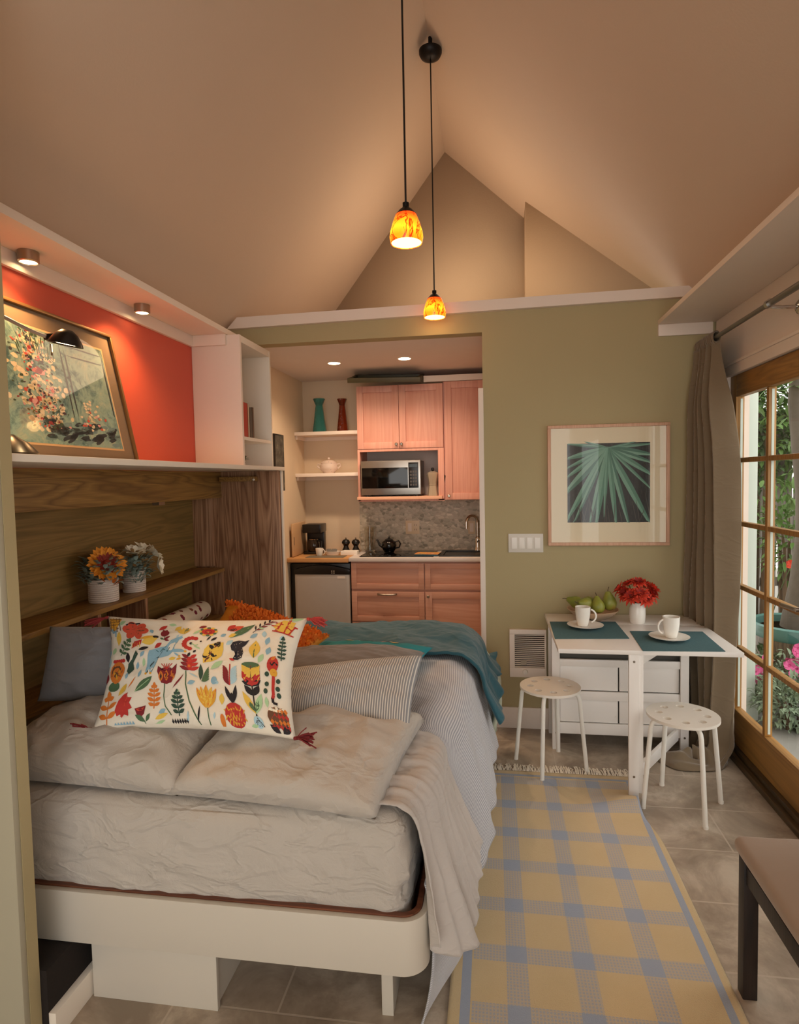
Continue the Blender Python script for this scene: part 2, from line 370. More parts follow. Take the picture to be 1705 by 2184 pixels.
# ------------------------------------------------------------------ glazed doors
XD = 1.345
def door(name, y0, y1, hinge_far):
    d = bpy.data.objects.new(name, None); COL.objects.link(d); d.location = (XD, y0, .06); d['kind'] = 'structure'
    st, tp, bt, th = .085, .12, .20, .045
    z0, z1 = .062, DZ-.004
    fr = MB(); fr.box(XD, XD+th, y0+.003, y0+st, z0, z1); fr.box(XD, XD+th, y1-st, y1-.003, z0, z1)
    fr.build('stile', m_doorw, d, bevel=.004)
    r = MB(); r.box(XD, XD+th, y0+st, y1-st, z1-tp, z1); r.box(XD, XD+th, y0+st, y1-st, z0, z0+bt)
    r.build('rail', m_doorh, d, bevel=.004)
    gy0, gy1, gz0, gz1 = y0+st, y1-st, z0+bt, z1-tp
    ny, nz_ = 2, 5
    mu = MB()
    for i in range(1, ny):
        y = lerp(gy0, gy1, i/ny); mu.box(XD+.004, XD+th-.004, y-.014, y+.014, gz0, gz1)
    for k in range(1, nz_):
        z = lerp(gz0, gz1, k/nz_); mu.box(XD+.006, XD+th-.006, gy0, gy1, z-.013, z+.013)
    mu.build('muntin', m_doorw, d, bevel=.005)
    for i in range(ny):
        for k in range(nz_):
            ya, yb = lerp(gy0, gy1, i/ny), lerp(gy0, gy1, (i+1)/ny); za, zb = lerp(gz0, gz1, k/nz_), lerp(gz0, gz1, (k+1)/nz_)
            p = MB().add([V(XD+.024, ya, za), V(XD+.024, yb, za), V(XD+.024, yb, zb), V(XD+.024, ya, zb)], [(0, 1, 2, 3)]).build('pane', m_glass, d)
            bd = MB()
            for (a, c_) in ((ya+.013, ya+.016), (yb-.016, yb-.013)): bd.box(XD+.018, XD+.03, a, c_, za+.012, zb-.012)
            bd.build('glazing_bead', m_outp, p)
    if hinge_far:
        h = MB()
        for z in (.35, 1.1, 1.86): h.box(XD-.008, XD+.006, y1-.012, y1+.004, z-.05, z+.05)
        h.build('hinge', m_blackm, d, bevel=.002)
        l = MB(); l.box(XD-.006, XD, y0+.025, y0+.06, .92, 1.12); l.tube([(XD-.05, y0+.042, 1.0), (XD-.055, y0+.1, 1.0), (XD-.05, y0+.17, .995)], .009); l.tube([(XD, y0+.042, 1.0), (XD-.05, y0+.042, 1.0)], .01)
        l.build('handle', m_nickel, d)
    return d
door('door_1', 2.80, 3.735, True)
door('door_2', 1.865, 2.797, False)
# ------------------------------------------------------------------ wall-bed cabinet
CXB, CXF, CY0, CY1, CZT = -1.93, -1.335, 1.494, 3.71, 1.694
cab = thing('bed_cabinet', 'oak-lined fold-down bed cabinet with white top board along the left wall', 'cabinet', (-1.63, 2.6, 0))
MB().box(CXB, CXF+.02, CY0, CY1+.03, CZT-.023, CZT).build('top_board', m_white, cab, bevel=.002)
MB().box(CXB-.02, CXB, CY0, CY1+.02, .25, CZT-.023).build('back_panel', m_oakback, cab)
MB().box(CXB, -1.735, CY0, CY1, 1.505, CZT-.023).build('beam', m_oakh, cab, bevel=.003)
sp = MB().box(CXB, CXF, CY1, CY1+.022, .05, CZT-.023).build('side_panel', m_oakv, cab)
MB().box(CXF, CXF+.008, CY1-.002, CY1+.024, .0, CZT-.023).build('edge_strip', m_white, sp)
MB().box(CXB, -1.80, CY1-.024, CY1, 1.06, 1.505).build('upright_board', m_oaks, cab, bevel=.002)
MB().box(-1.485, CXF-.004, CY1-.022, CY1, .05, CZT-.023).build('stile', m_oaks, cab, bevel=.002)
cl = MB().box(-1.715, -1.475, CY1-.075, CY1-.024, 1.607, 1.637).build('cleat', m_oakh, cab, bevel=.003)
MB().lathe([(0, -.008), (.008, -.004), (.008, .004), (0, .008)], (-1.482, CY1-.083, 1.617), 12).build('knob', m_white, cl)
for a in ((-1.80, -1.76, 3.0, 3.06, 1.488, 1.5045), (-1.83, -1.80, 1.72, 1.76, 1.49, 1.5045)): MB().box(*a).build('bracket', m_nickel, cab)
SHZ = 1.055
sh = MB().box(CXB, -1.712, CY0, CY1-.045, SHZ-.022, SHZ).build('upper_shelf', m_oakh, cab, bevel=.002)
MB().box(CXB, -1.712, CY0, CY1-.045, .735, .755).build('lower_shelf', m_oakh, cab, bevel=.002)
for yy in (at_x(213, 1330, -1.715).y, at_x(314, 1300, -1.715).y, CY1-.06):
    MB().box(CXB, -1.715, yy-.011, yy+.011, .755, SHZ-.022).build('divider', m_oakv, cab, bevel=.0015)
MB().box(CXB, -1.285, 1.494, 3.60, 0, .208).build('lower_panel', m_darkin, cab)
MB().box(-1.285, -1.262, 1.494, 3.60, 0, .082).build('toe_board', m_white, cab, bevel=.002)
# ------------------------------------------------------------------ tower shelf
tw = thing('corner_shelf_tower', 'tall white open shelf tower standing on the end of the white board', 'shelf', (-1.58, 3.6, CZT))
TX0, TX1, TY0, TY1, TZ1 = XL+.002, -1.435, 3.372, 3.862, 2.455
MB().box(TX0, TX1, TY0, TY0+.024, CZT+.001, TZ1).build('side_panel', m_white2, tw, bevel=.0015)
MB().box(TX0, TX1, TY1-.02, TY1, CZT+.001, TZ1).build('side_panel', m_white, tw, bevel=.0015)
MB().box(TX0, TX0+.012, TY0+.024, TY1-.02, CZT+.001, TZ1).build('back_panel', m_white, tw)
MB().box(TX0+.012, TX1-.002, TY0+.024, TY1-.02, TZ1-.04, TZ1).build('top_panel', m_white, tw, bevel=.0015)
ts = at_y(515, 930, TY0).z
MB().box(TX0+.012, TX1-.004, TY0+.024, TY1-.02, ts-.02, ts).build('shelf', m_white, tw, bevel=.0015)
def book(label, y, th, h, dpt, color, x0=None, tilt=0):
    x1 = TX1-.02; r = thing('book', label, 'book', (x1-dpt/2, y+th/2, ts), 'books on the tower shelf')
    mc = M('book_cover', color, .5, var=.12, vs=30)
    b = MB(); b.box(x1-dpt, x1, y, y+.0025, ts, ts+h); b.box(x1-dpt, x1, y+th-.0025, y+th, ts, ts+h); b.box(x1-.0025, x1, y, y+th, ts, ts+h)
    b.build('cover', mc, r); MB().box(x1-dpt+.004, x1-.004, y+.0026, y+th-.0026, ts+.004, ts+h-.004).build('pages', M('book_pages', '#d9cdb4', .9), r)
book('thick red book at the left end of the tower shelf', 3.418, .085, .205, .16, '#b23a2b')
book('pale cream book between the red and the dark book', 3.504, .024, .20, .16, '#cbb9a0')
book('dark grey-green book in the row on the tower shelf', 3.529, .045, .185, .16, '#4a4b42')
book('thin brown book at the right end of the row', 3.575, .022, .19, .15, '#6e5a48')
# potted greenery in the tower
def leaf(mb, base, tip, w, bend, mi=0, n=5):
    base = V(*base); tip = V(*tip); d = tip-base; side = d.cross(V(0, 0, 1))
    if side.length < 1e-5: side = V(1, 0, 0)
    side.normalize(); nrm = side.cross(d).normalized(); vs = []
    for i in range(n+1):
        t_ = i/n; ww = w*math.sin(PI*min(1, .08+t_*.92))**.8*(1-.35*t_)
        p = base+d*t_+nrm*(bend*math.sin(PI*t_))
        vs += [p-side*ww/2+nrm*ww*.15, p, p+side*ww/2+nrm*ww*.15]
    fs = []
    for i in range(n):
        for k in (0, 1): a = i*3+k; fs.append((a, a+1, a+4, a+3))
    mb.add(vs, fs, mi)
m_leafd = M('dark_leaf', '#37502f', .5, var=.3, vs=14)
m_leafg = M('grey_green_leaf', '#93a49a', .7, var=.2, vs=30)
tp = thing('succulent_plant', 'small dark green succulent in the bottom of the tower shelf', 'plant', (-1.52, 3.5, CZT+.001))
b = MB()
for i in range(34):
    a = random.uniform(0, 2*PI); l = random.uniform(.04, .085); e = random.uniform(.2, 1.2)
    cx, cy = -1.52+random.uniform(-.02, .03), 3.475+random.uniform(-.03, .06)
    leaf(b, (cx, cy, CZT+.02+random.uniform(0, .02)), (cx+l*math.cos(a)*math.cos(e)*.8, cy+l*math.sin(a)*math.cos(e), CZT+.035+l*math.sin(e)), .018, .008)
b.build('leaves', m_leafd, tp)
MB().lathe([(.0, 0), (.035, 0), (.042, .03), (.036, .032), (0, .03)], (-1.515, 3.485, CZT+.001)).build('dish', M('dark_clay', '#3a3029', .7), tp)
# ------------------------------------------------------------------ puck lights
for i, (px, py) in enumerate(((60, 543), (303, 655))):
    p = at_z(px, py, 2.448)
    r = thing('puck_light', ['lit round nickel puck light under the soffit nearer the left edge', 'lit round nickel puck light under the soffit nearer the tower'][i], 'light', (p.x, p.y, 2.458), 'puck lights under the left soffit')
    MB().lathe([(0, 2.458), (.036, 2.458), (.036, 2.422), (.031, 2.418), (.029, 2.424), (0, 2.424)], (p.x, p.y, 0), 30).build('housing', m_nickel, r)
    MB().lathe([(0, 2.421), (.027, 2.421), (.026, 2.4235), (0, 2.4235)], (p.x, p.y, 0), 24).build('lens', m_bulb, r)
# ------------------------------------------------------------------ framed flower painting leaning on the coral wall
bl = V(-1.60, 1.72, CZT+.002); brr = V(-1.60, at_x(289, 980, -1.60).y, CZT+.002)
H_ = .60; nx = .115
def pp(u, v, d=0):   # u along y, v up the leaning plane, d in front
    up_ = V(-nx, 0, math.sqrt(H_*H_-nx*nx)).normalized(); n_ = V(up_.z, 0, -up_.x)
    return bl+V(0, u, 0)+up_*v+n_*d
W_ = brr.y-bl.y
H_ = .585
pt = thing('framed_painting', 'large framed flower painting leaning on the coral wall', 'picture', (-1.62, (bl.y+brr.y)/2, CZT))
def slab(mb, u0, u1, v0, v1, d0, d1, mi=0):
    q = [pp(u, v, d) for d in (d0, d1) for (u, v) in ((u0, v0), (u1, v0), (u1, v1), (u0, v1))]
    mb.add(q, [(3, 2, 1, 0), (4, 5, 6, 7), (0, 1, 5, 4), (1, 2, 6, 5), (2, 3, 7, 6), (3, 0, 4, 7)], mi)
b = MB(); fw = .012
for a in ((0, W_, 0, fw), (0, W_, H_-fw, H_), (0, fw, fw, H_-fw), (W_-fw, W_, fw, H_-fw)): slab(b, *a, 0, .022)
b.build('frame', M('bronze_frame', '#8a6a44', .35, metal=.6), pt, bevel=.002)
b = MB(); slab(b, fw, W_-fw, fw, H_-fw, .004, .008); b.build('mat_board', M('taupe_mat', '#84725e', .8), pt)
iu0, iu1, iv0, iv1 = .115, W_-.085, .06, H_-.085
b = MB(); slab(b, iu0-.008, iu1+.008, iv0-.008, iv1+.008, .008, .0088); b.build('inner_mat', M('cream_mat', '#d9b68a', .8), pt)
t = NT('painted_wash'); c = t.coord()
n1 = t.noise(c, 7, 6, .65, 1.2); n2 = t.noise(c, 22, 5, .7, .6)
col = t.ramp(n1, [(.28, '1e3c44'), (.42, '3f6a70'), (.52, '7da09a'), (.62, 'a9b8a4'), (.75, '456f78')])
col = t.mix(t.ramp(n2, [(.45, '000000'), (.62, 'ffffff')]), col, '#8fb0a6')
t.bsdf(col, .7); m_wash = t.m
b = MB(); slab(b, iu0, iu1, iv0, iv1, .0088, .0094); can = b.build('canvas', m_wash, pt)
pal = ['#e4d6b8', '#c8503f', '#8d2b33', '#2f4a35', '#27343f', '#d9a0a0', '#6f8f92', '#d8c9a0', '#3c2a3c']
pm = [M('paint_dab', c_, .7, var=.2, vs=60) for c_ in pal]
b = MB(); IW, IH = iu1-iu0, iv1-iv0
def dab(cu, cv, ru, rv, ang, mi, d=.0097, k=9):
    pts = []
    for i in range(k):
        a = 2*PI*i/k; rr = 1+random.uniform(-.3, .3); x = ru*rr*math.cos(a); y = rv*rr*math.sin(a)
        u = cu+x*math.cos(ang)-y*math.sin(ang); v = cv+x*math.sin(ang)+y*math.cos(ang)
        pts.append(pp(iu0+max(.001, min(.999, u))*IW, iv0+max(.001, min(.999, v))*IH, d))
    b.add(pts, [tuple(range(k))], mi)
for i in range(130):   # pale cloud behind the bouquet
    v = random.uniform(.12, .95); w = .06+.16*math.sin(PI*min(1, v)); dab(.31+random.gauss(0, w*.5), v, random.uniform(.014, .034), .022, random.uniform(0, 3), 0 if random.random() < .7 else 7, .0096)
for i in range(360):
    v = random.uniform(.14, .97); u = .31+random.gauss(0, .035+.075*math.sin(PI*v)); mi = random.choice([3, 3, 4, 4, 8, 6, 5, 1, 2, 0])
    r_ = random.uniform(.005, .017); dab(u, v, r_, r_*random.uniform(.4, 1), random.uniform(0, PI), mi, .0098+i*1e-6)
for (u, v, r_) in ((.34, .62, .045), (.24, .36, .05), (.42, .48, .03), (.3, .8, .03)):
    for k in range(7): dab(u+random.gauss(0, .3)*r_, v+random.gauss(0, .3)*r_, r_*.6, r_*.45, random.uniform(0, PI), random.choice([1, 1, 5, 2]), .0101+k*1e-6)
for i in range(40):   # slender stems and window bars
    u = random.uniform(.2, .5); dab(u, random.uniform(.78, .97), .005, .05, (u-.33)*-1.2, 3 if i % 2 else 6, .01)
for u in (.56, .60, .98): dab(u, .6, .008, .34, 0, 4, .0102)
for v in (.84, .93): dab(.78, v, .2, .006, 0, 4, .0102)
for i in range(40): dab(random.gauss(.72, .06), random.gauss(.28, .07), .014, .012, 0, random.choice([0, 5, 7, 0, 1]), .0103)
for i in range(60): dab(random.uniform(.3, .98), random.uniform(.03, .2), .05, .02, random.uniform(0, .6), random.choice([4, 6, 4]), .0099)
b.build('painted_bouquet', pm, can)
b = MB(); b.add([pp(fw, fw, .014), pp(W_-fw, fw, .014), pp(W_-fw, H_-fw, .014), pp(fw, H_-fw, .014)], [(0, 1, 2, 3)]); b.build('glass', m_pglass, pt)
# ------------------------------------------------------------------ desk lamp
LB = V(-1.49, 1.70, CZT)
lp = thing('desk_lamp', 'black gooseneck desk lamp lit in front of the framed painting', 'lamp', LB)
MB().lathe([(0, .0), (.075, .0), (.078, .012), (.05, .045), (.025, .06), (.012, .07), (0, .07)], LB).build('base', m_black, lp)
s_c = at_y(140, 733, 1.78)
neck = []
P0, P1, P2, P3 = LB+V(-.03, -.02, .06), LB+V(-.14, -.06, .62), V(s_c.x-.20, 1.72, s_c.z+.07), V(s_c.x-.055, 1.765, s_c.z+.022)
for i in range(25):
    q = i/24; neck.append(P0*(1-q)**3+P1*3*q*(1-q)**2+P2*3*q*q*(1-q)+P3*q**3)
MB().tube(neck, .006, 10).build('neck', M('gooseneck_steel', '#b9b7b6', .35, metal=.3), lp)
mt = Matrix.Rotation(rad(12), 3, 'Y') @ Matrix.Diagonal((1, .8, 1))
shd = MB().lathe([(0, .045), (.018, .043), (.036, .03), (.052, .006), (.056, -.004), (.052, -.004), (.034, .022), (.015, .034), (0, .036)], s_c, 32, 0, mt).build('lamp_shade', m_black, lp)
MB().lathe([(0, .0), (.038, .0), (.034, .006), (0, .008)], s_c, 24, 0, mt).build('bulb', m_bulb, shd)
j = MB(); j.rbox(s_c.x-.07, s_c.x-.03, s_c.y-.014, s_c.y+.014, s_c.z+.012, s_c.z+.034, .006, 3); j.build('joint', m_black, lp)
MB().tube([s_c+V(-.035, -.02, -.005), s_c+V(-.033, -.022, -.04)], .003, 8).build('pull_rod', m_chrome, lp)
# ------------------------------------------------------------------ flower pots on the oak shelf
m_rope = NT('woven_pot'); c = m_rope.coord(); spz = m_rope.n('ShaderNodeSeparateXYZ', Vector=c)
w_ = m_rope.math('SINE', m_rope.math('MULTIPLY', spz.outputs[2], 640.0)); nn = m_rope.noise(c, 150, 3)
m_rope.bsdf(m_rope.mix(nn, '#dccdc0', '#f3e9df'), .9, 0, m_rope.bump(m_rope.math('ADD', w_, nn), .6, .003)); m_rope = m_rope.m
m_or = M('orange_petal', '#f79a2c', .7, var=.25, vs=50); m_or2 = M('dark_red_petal', '#8e2a18', .7, var=.3, vs=50)
m_ivory = M('ivory_petal', '#fbf1dc', .7, var=.08, vs=40); m_tan = M('dried_tan', '#a8895a', .8, var=.3, vs=40); m_amber = M('amber_leaf', '#d9701f', .7, var=.3, vs=30)
def petal_ring(mb, c, ax, r0, r1, n, w, lift, mi, jit=.15, droop=0.0):
    ax = V(*ax).normalized(); e1 = ax.orthogonal().normalized(); e2 = ax.cross(e1)
    for k in range(n):
        a = 2*PI*(k+random.uniform(-.3, .3))/n; d = e1*math.cos(a)+e2*math.sin(a); sd = ax.cross(d)
        L = r1*(1+random.uniform(-jit, jit)); base = V(*c)+d*r0; vs = []
        for i in range(5):
            q = i/4; ww = w*(.35+1.0*math.sin(PI*min(1, .15+q*.8)))*(1 if i < 4 else .12)
            p = base+d*((L-r0)*q)+ax*(lift*q-droop*q*q)
            vs += [p-sd*ww/2+ax*ww*.2, p, p+sd*ww/2+ax*ww*.2]
        fs = [(i*3+k2, i*3+k2+1, i*3+k2+4, i*3+k2+3) for i in range(4) for k2 in (0, 1)]
        mb.add(vs, fs, mi)
def pot(px, py, r, h, label):
    p = at_z(px, py, SHZ); p.x = -1.815 if px < 250 else -1.82
    p = V(p.x, at_x(px, py-8, p.x).y, SHZ+.001)
    o = thing('flower_pot', label, 'plant pot', p, 'woven pots of artificial flowers')
    MB().lathe([(0, 0), (r*.97, 0), (r, .01), (r*1.0, h), (r*.94, h), (r*.9, h-.015), (0, h-.015)], p, 36).build('pot', m_rope, o)
    return o, p+V(0, 0, h)
po, pc = pot(222, 1288, .066, .108, 'white woven pot with an orange sunflower on the oak shelf')
b = MB(); ax = (.75, -.55, .55); cc = pc+V(.03, -.015, .065)
petal_ring(b, cc, ax, .03, .088, 26, .022, .015, 0, .08); petal_ring(b, cc+V(.004, -.004, .003), ax, .022, .072, 16, .018, .02, 0); petal_ring(b, cc+V(.006, -.006, .004), ax, .012, .05, 16, .012, .022, 1)
b.lathe([(0, .02), (.015, .016), (.024, .004), (.02, -.006), (0, -.01)], cc+V(.008, -.006, .004), 16, 1, V(*ax).to_track_quat('Z', 'Y').to_matrix()); b.build('sunflower', [m_or, m_or2], po)
def fluff(o, pc, name, m, n, rr, lz, seed, w=.02, zs=(.0, .09)):
    random.seed(seed); b = MB()
    for i in range(n):
        a = random.uniform(0, 2*PI); r = rr*math.sqrt(random.random()); z = random.uniform(*zs)
        p = pc+V(r*math.cos(a), r*math.sin(a), z); d = V(math.cos(a), math.sin(a), random.uniform(-.2, .9)).normalized()*lz*random.uniform(.6, 1.2)
        leaf(b, p, p+d, w, .006, 0, 4)
    return b.build(name, m, o)
fluff(po, pc, 'greenery', m_leafg, 200, .09, .045, 2, .026, (-.02, .08)); fluff(po, pc+V(-.01, .05, .05), 'dried_filler', m_tan, 130, .065, .055, 3, .022, (0, .05)); fluff(po, pc+V(.05, -.02, -.03), 'amber_leaves', m_amber, 16, .03, .06, 4, .026, (-.02, .02))
po, pc = pot(287, 1264, .056, .105, 'white woven pot of ivory lilies behind the sunflower pot')
b = MB()
for (dx, dy, dz, ax) in ((.07, .10, .01, (.8, .3, .1)), (.05, .10, .07, (.6, .6, .7)), (.02, -.02, .09, (.3, -.2, 1)), (.03, .05, .095, (.5, .1, 1)), (-.02, .02, .09, (0, 0, 1))):
    cc = pc+V(dx, dy, dz); petal_ring(b, cc, ax, .006, .058, 7, .026, .022, 0); petal_ring(b, cc, ax, .004, .045, 5, .02, .03, 0)
b.build('lilies', m_ivory, po)
fluff(po, pc, 'greenery', m_leafg, 170, .075, .042, 6, .026, (-.03, .07)); fluff(po, pc+V(0, .02, .06), 'dried_filler', m_tan, 60, .06, .05, 7, .02, (0, .04))
fluff(po, pc+V(.05, -.05, -.03), 'trailing_sprig', m_leafg, 34, .03, .035, 8, .014, (-.03, .02))
# bolster on the lower oak shelf
t = NT('leaf_print'); c = t.coord(); vv = t.n('ShaderNodeTexVoronoi', Vector=c, Scale=21.0, Randomness=.9)
wb = t.noise(c, 60, 3); hs = t.n('ShaderNodeSeparateColor', Color=vv.outputs['Color'])
dd = t.math('ADD', vv.outputs['Distance'], t.math('MULTIPLY', wb, .35))
t.bsdf(t.mix(t.math('LESS_THAN', dd, .48), '#e2d5bf', t.ramp(hs.outputs[0], [(.2, '7a2333'), (.5, '8a5a34'), (.75, '9c3a30'), (.95, '6b6a3e')])), .9); m_leafp = t.m
ba = at_x(325, 1333, -1.80); bb = at_x(436, 1300, -1.80)
ba.z = bb.z = .755+.058
bo = thing('bolster_cushion', 'small leaf-print bolster lying on the lower oak shelf', 'cushion', (ba+bb)/2-V(0, 0, .058))
d_ = (bb-ba).normalized(); q_ = d_.to_track_quat('Z', 'Y').to_matrix(); L = (bb-ba).length
MB().lathe([(0, -.004), (.02, -.004), (.046, .006), (.056, .025), (.058, L*.5), (.056, L-.025), (.046, L-.006), (.02, L+.004), (0, L+.004)], ba, 30, 0, q_).build('cover', m_leafp, bo)
for zz in (.008, L-.008): MB().lathe([(.044, zz-.003), (.0495, zz), (.044, zz+.003)], ba, 30, 0, q_).build('piping', M('cream_piping', '#d8c8b0', .9), bo)
# ------------------------------------------------------------------ bed
BX1 = -.195; BY0, BY1 = 1.60, 3.66
m_bedw = M('bed_white', '#c9c2b5', .5, var=.02)
bed = thing('fold_down_bed', 'white fold-down bed frame with a rounded rail corner opened out of the cabinet', 'bed', (-.8, 2.6, 0))
def rail_path(x1, y0, r, y1, n=10):
    pts = [(-1.45, y0)]
    for i in range(n+1): a = -PI/2+PI/2*i/n; pts.append((x1-r+r*math.cos(a), y0+r+r*math.sin(a)))
    pts.append((x1, y1-.001)); return pts
def rail(z0, z1, x1, y0, r, th):
    o = rail_path(x1, y0, r, BY1); i_ = rail_path(x1-th, y0+th, r-th, BY1); b = MB(); n = len(o)
    vs = [V(x, y, z) for (z, pth) in ((z0, o), (z1, o), (z1, i_), (z0, i_)) for (x, y) in pth]
    fs = []
    for k in range(4):
        for j in range(n-1): a = k*n+j; c = ((k+1) % 4)*n+j; fs.append((a, a+1, c+1, c))
    fs += [(0, n, 2*n, 3*n), (n-1, 4*n-1, 3*n-1, 2*n-1)]
    return b.add(vs, fs)
rail(.212, .372, BX1, BY0, .075, .018).build('side_rail', m_bedw, bed, bevel=.0015)
rail(.23, .376, BX1-.019, BY0+.019, .056, .016).build('lining', m_walnut, bed)
MB().box(-1.46, BX1-.036, BY0+.036, BY1-.02, .225, .25).build('platform', m_walnut, bed)
lg = MB(); lg.box(-.345, -.31, 1.70, 1.86, 0, .2245); lg.build('leg', m_bedw, bed, bevel=.002)
lg = MB(); lg.box(-.345, -.31, 3.35, 3.5, 0, .2245); lg.build('leg', m_bedw, bed, bevel=.002)
bx = thing('storage_plinth', 'plain white box plinth on the floor under the bed', 'box', (-1.04, 1.9, 0))
MB().box(-1.255, -.842, 1.648, 1.666, 0, .2245).build('front_panel', m_bedw, bx, bevel=.0015)
MB().box(-1.24, -.852, 1.666, 2.25, 0, .2245).build('carcass', m_bedw, bx, bevel=.0015)
# bedding -----------------------------------------------------------
MZ = .642
m_sheet = fabric('beige_sheet', '#b8b1a8', wr=.55, ws=9)
m_sheet2 = fabric('beige_top_sheet', '#b9b2ac', wr=.3, ws=9)
m_pilb = fabric('beige_pillowcase', '#b9b1a7', wr=.5, ws=8)
m_greyb = fabric('blue_grey_cotton', '#8b8d93', wr=.3, ws=8)
m_greyt = fabric('taupe_grey_cotton', '#716a66', wr=.3, ws=8)
m_duvet = stripes('ticking_stripe_duvet', '#c9c9cc', '#9698a0', .0075, .5, 'X', wr=.35, ws=5)
m_tick = stripes('ticking_stripe_pillow', '#d3cfc6', '#88888b', .0095, .64, 'X', wr=.15)
m_teal = fabric('teal_throw', '#1f5360', .85, .18, .4, 6, sheen=.2)
m_turq = M('turquoise_cotton', '#17808a', .85, var=.1)
m_skirt = fabric('grey_blue_cover', '#9a9a9c', wr=.35, ws=5)
m_pale = fabric('pale_green_quilt', '#bcc3ae', wr=.4, ws=6)
def crease(p, s, a):    # sharp-ridged fabric creases
    n = noise.fractal(V(p.x*s, p.y*s, p.z*s), 1.0, 2.0, 4); return a*(1-2*abs(n))
def mdisp(p, d):
    f = max(0, min(1, (MZ-.02-p.z)/.15))
    if d.length > 1e-9:
        q = V(p.x*1.0+p.z*1.2, p.y*1.0, p.z*.9)
        a = .011*(.25+1.3*max(0, nz(p, 1.4)+.35))*f
        p = p+d.normalized()*(crease(q, 8, a)+crease(q+V(3, 1, 2), 17, a*.4))
        if f > 0: p = p+d.normalized()*(.012*math.sin(PI*max(0, min(1, (MZ-p.z)/.285)))+.006*nz(p, 3))
    return p
ma = thing('mattress', 'deep mattress in a creased beige fitted sheet on the fold-down bed', 'mattress', (-.95, 2.6, .25))
MB().rbox(-1.72, -.262, 1.64, 3.60, .252, MZ, .055, 60, disp=mdisp).build('fitted_sheet', m_sheet, ma, smooth=4)
def prof(path, t):      # walk a polyline by arc length 0..1
    L = [0]
    for a, b_ in zip(path, path[1:]): L.append(L[-1]+math.hypot(b_[0]-a[0], b_[1]-a[1]))
    s = t*L[-1]
    for i in range(len(path)-1):
        if s <= L[i+1] or i == len(path)-2:
            q = (s-L[i])/max(1e-9, L[i+1]-L[i]); return lerp(path[i][0], path[i+1][0], q), lerp(path[i][1], path[i+1][1], q), L[-1]
def hang_path(x0, ztop, xe, r, zh, xh):
    pts = [(x0, ztop)]
    for i in range(9): a = PI/2-PI/2*i/8; pts.append((xe-r+r*math.cos(a), ztop-r+r*math.sin(a)))
    for i in range(1, 6): q = i/5; pts.append((lerp(xe, xh, q**1.2), lerp(ztop-r, zh, q)))
    return pts
# plain cover hanging to the floor below the duvet
def skirt(u, v):
    y = lerp(1.668, 3.5, v); k = sstep(1.665, 1.83, y); z = lerp(.44, .005, u); bu = math.sin(PI*u)**.8
    x = lerp(-.205, -.19, k)+k*bu*.10+(1-k)*.03*bu+k*u*lerp(0, .09, sstep(2, 2.6, y))-.02*u*(1-k)
    x += u*k*(.012*math.sin(y*15+2*nz((y, z, 0), 2))+.006*math.sin(y*31))
    return V(x, y+.02*u*k, z)
o = MB().grid(skirt, 40, 90, us=.62, vs_=1.9).build('bed_cover', m_duvet, None, smooth=4, solid=.006)
tag(o, 'striped under-cover hanging to the floor below the duvet and top sheet', 'bedspread')
# striped duvet
def duv(u, v):
    y = lerp(1.97, 3.58, v)
    k = sstep(1.88, 2.25, y); xs = lerp(-.34, -1.36, k)
    zt = MZ+.018+.035*sstep(1.95, 2.5, y)+.012*nz((0, y, 0), 2)
    zh = lerp(.13, .23, sstep(1.8, 2.7, y))+.01*math.sin(y*9)
    xe = lerp(-.20, -.115, sstep(1.9, 2.6, y)); xh = lerp(-.18, -.02, sstep(1.8, 2.5, y))
    pth = hang_path(xs, zt, xe, lerp(.06, .13, k), zh, xh)
    x, z, L = prof(pth, u); h = max(0, min(1, (zt-z)/.5))
    fold = math.sin(y*17+1.5*nz((y, z*.5, 3), 2.2))+.5*math.sin(y*37+z*3)
    x += h*.016*fold+.025*math.sin(PI*h)*k
    q = V(x, y, z); z += (1-h)*(.012*nz(q, 5)+crease(q, 6, .006))
    x += h*crease(q, 5, .006)
    return V(x, y-.012*h*math.sin(y*3)-.12*h*(1-v)**2, z)
o = MB().grid(duv, 110, 150, us=1.4, vs_=1.9).build('striped_duvet', m_duvet, None, smooth=4, solid=.012)
tag(o, 'grey and white ticking-striped duvet draped over the side of the bed', 'duvet')
# beige top sheet turned out over the front corner
def sheet(u, v):
    y = lerp(1.672, 2.12, v); y00 = y
    zh = lerp(lerp(.30, .225, sstep(0, .15, v)), .38, sstep(.25, 1, v)); zt = MZ+.012+.03*v
    xe = lerp(-.225, -.172, sstep(0, .5, v)); xh = lerp(lerp(-.205, -.085, sstep(0, .22, v)), -.058, sstep(.2, .8, v))
    pth = hang_path(-.95, zt, xe, .075, zh, xh)
    x, z, L = prof(pth, u); h = max(0, min(1, (zt-z)/.45))
    near = 1-sstep(0, .5, v)
    y -= .2*h*v**2
    y += -.085*h*near+.06*(1-h)*near*sstep(-.45, -.9, x)      # front edge slides forward as it falls
    fold = math.sin(v*26+2.2*h+1.2*nz((y, z, 1), 3))*(.4+.6*near)+.5*math.sin(v*51+1)*(1-v)
    x += h*(.024*fold*(1-.6*v)+.006)+.03*math.sin(PI*h)*(.3-.3*v)
    pl_ = math.sin(v*46+2*h+1.5*nz((v*3, h*2, 5), 1))+.5*math.sin(v*83+h*3); pl_ *= 1-.65*v; x += h*.009*pl_; z += (1-h)*.005*pl_*sstep(-.75, -.3, x)
    q = V(x, y, z); z += (1-h)*(crease(q, 7, .009)+crease(q+V(5, 0, 0), 15, .004)+.006*nz(q, 9))+h*.01*math.sin(v*13)
    x += h*crease(q, 7, .004)
    return V(x, y, z)
o = MB().grid(sheet, 110, 170).build('top_sheet', m_sheet2, None, smooth=4, solid=.004)
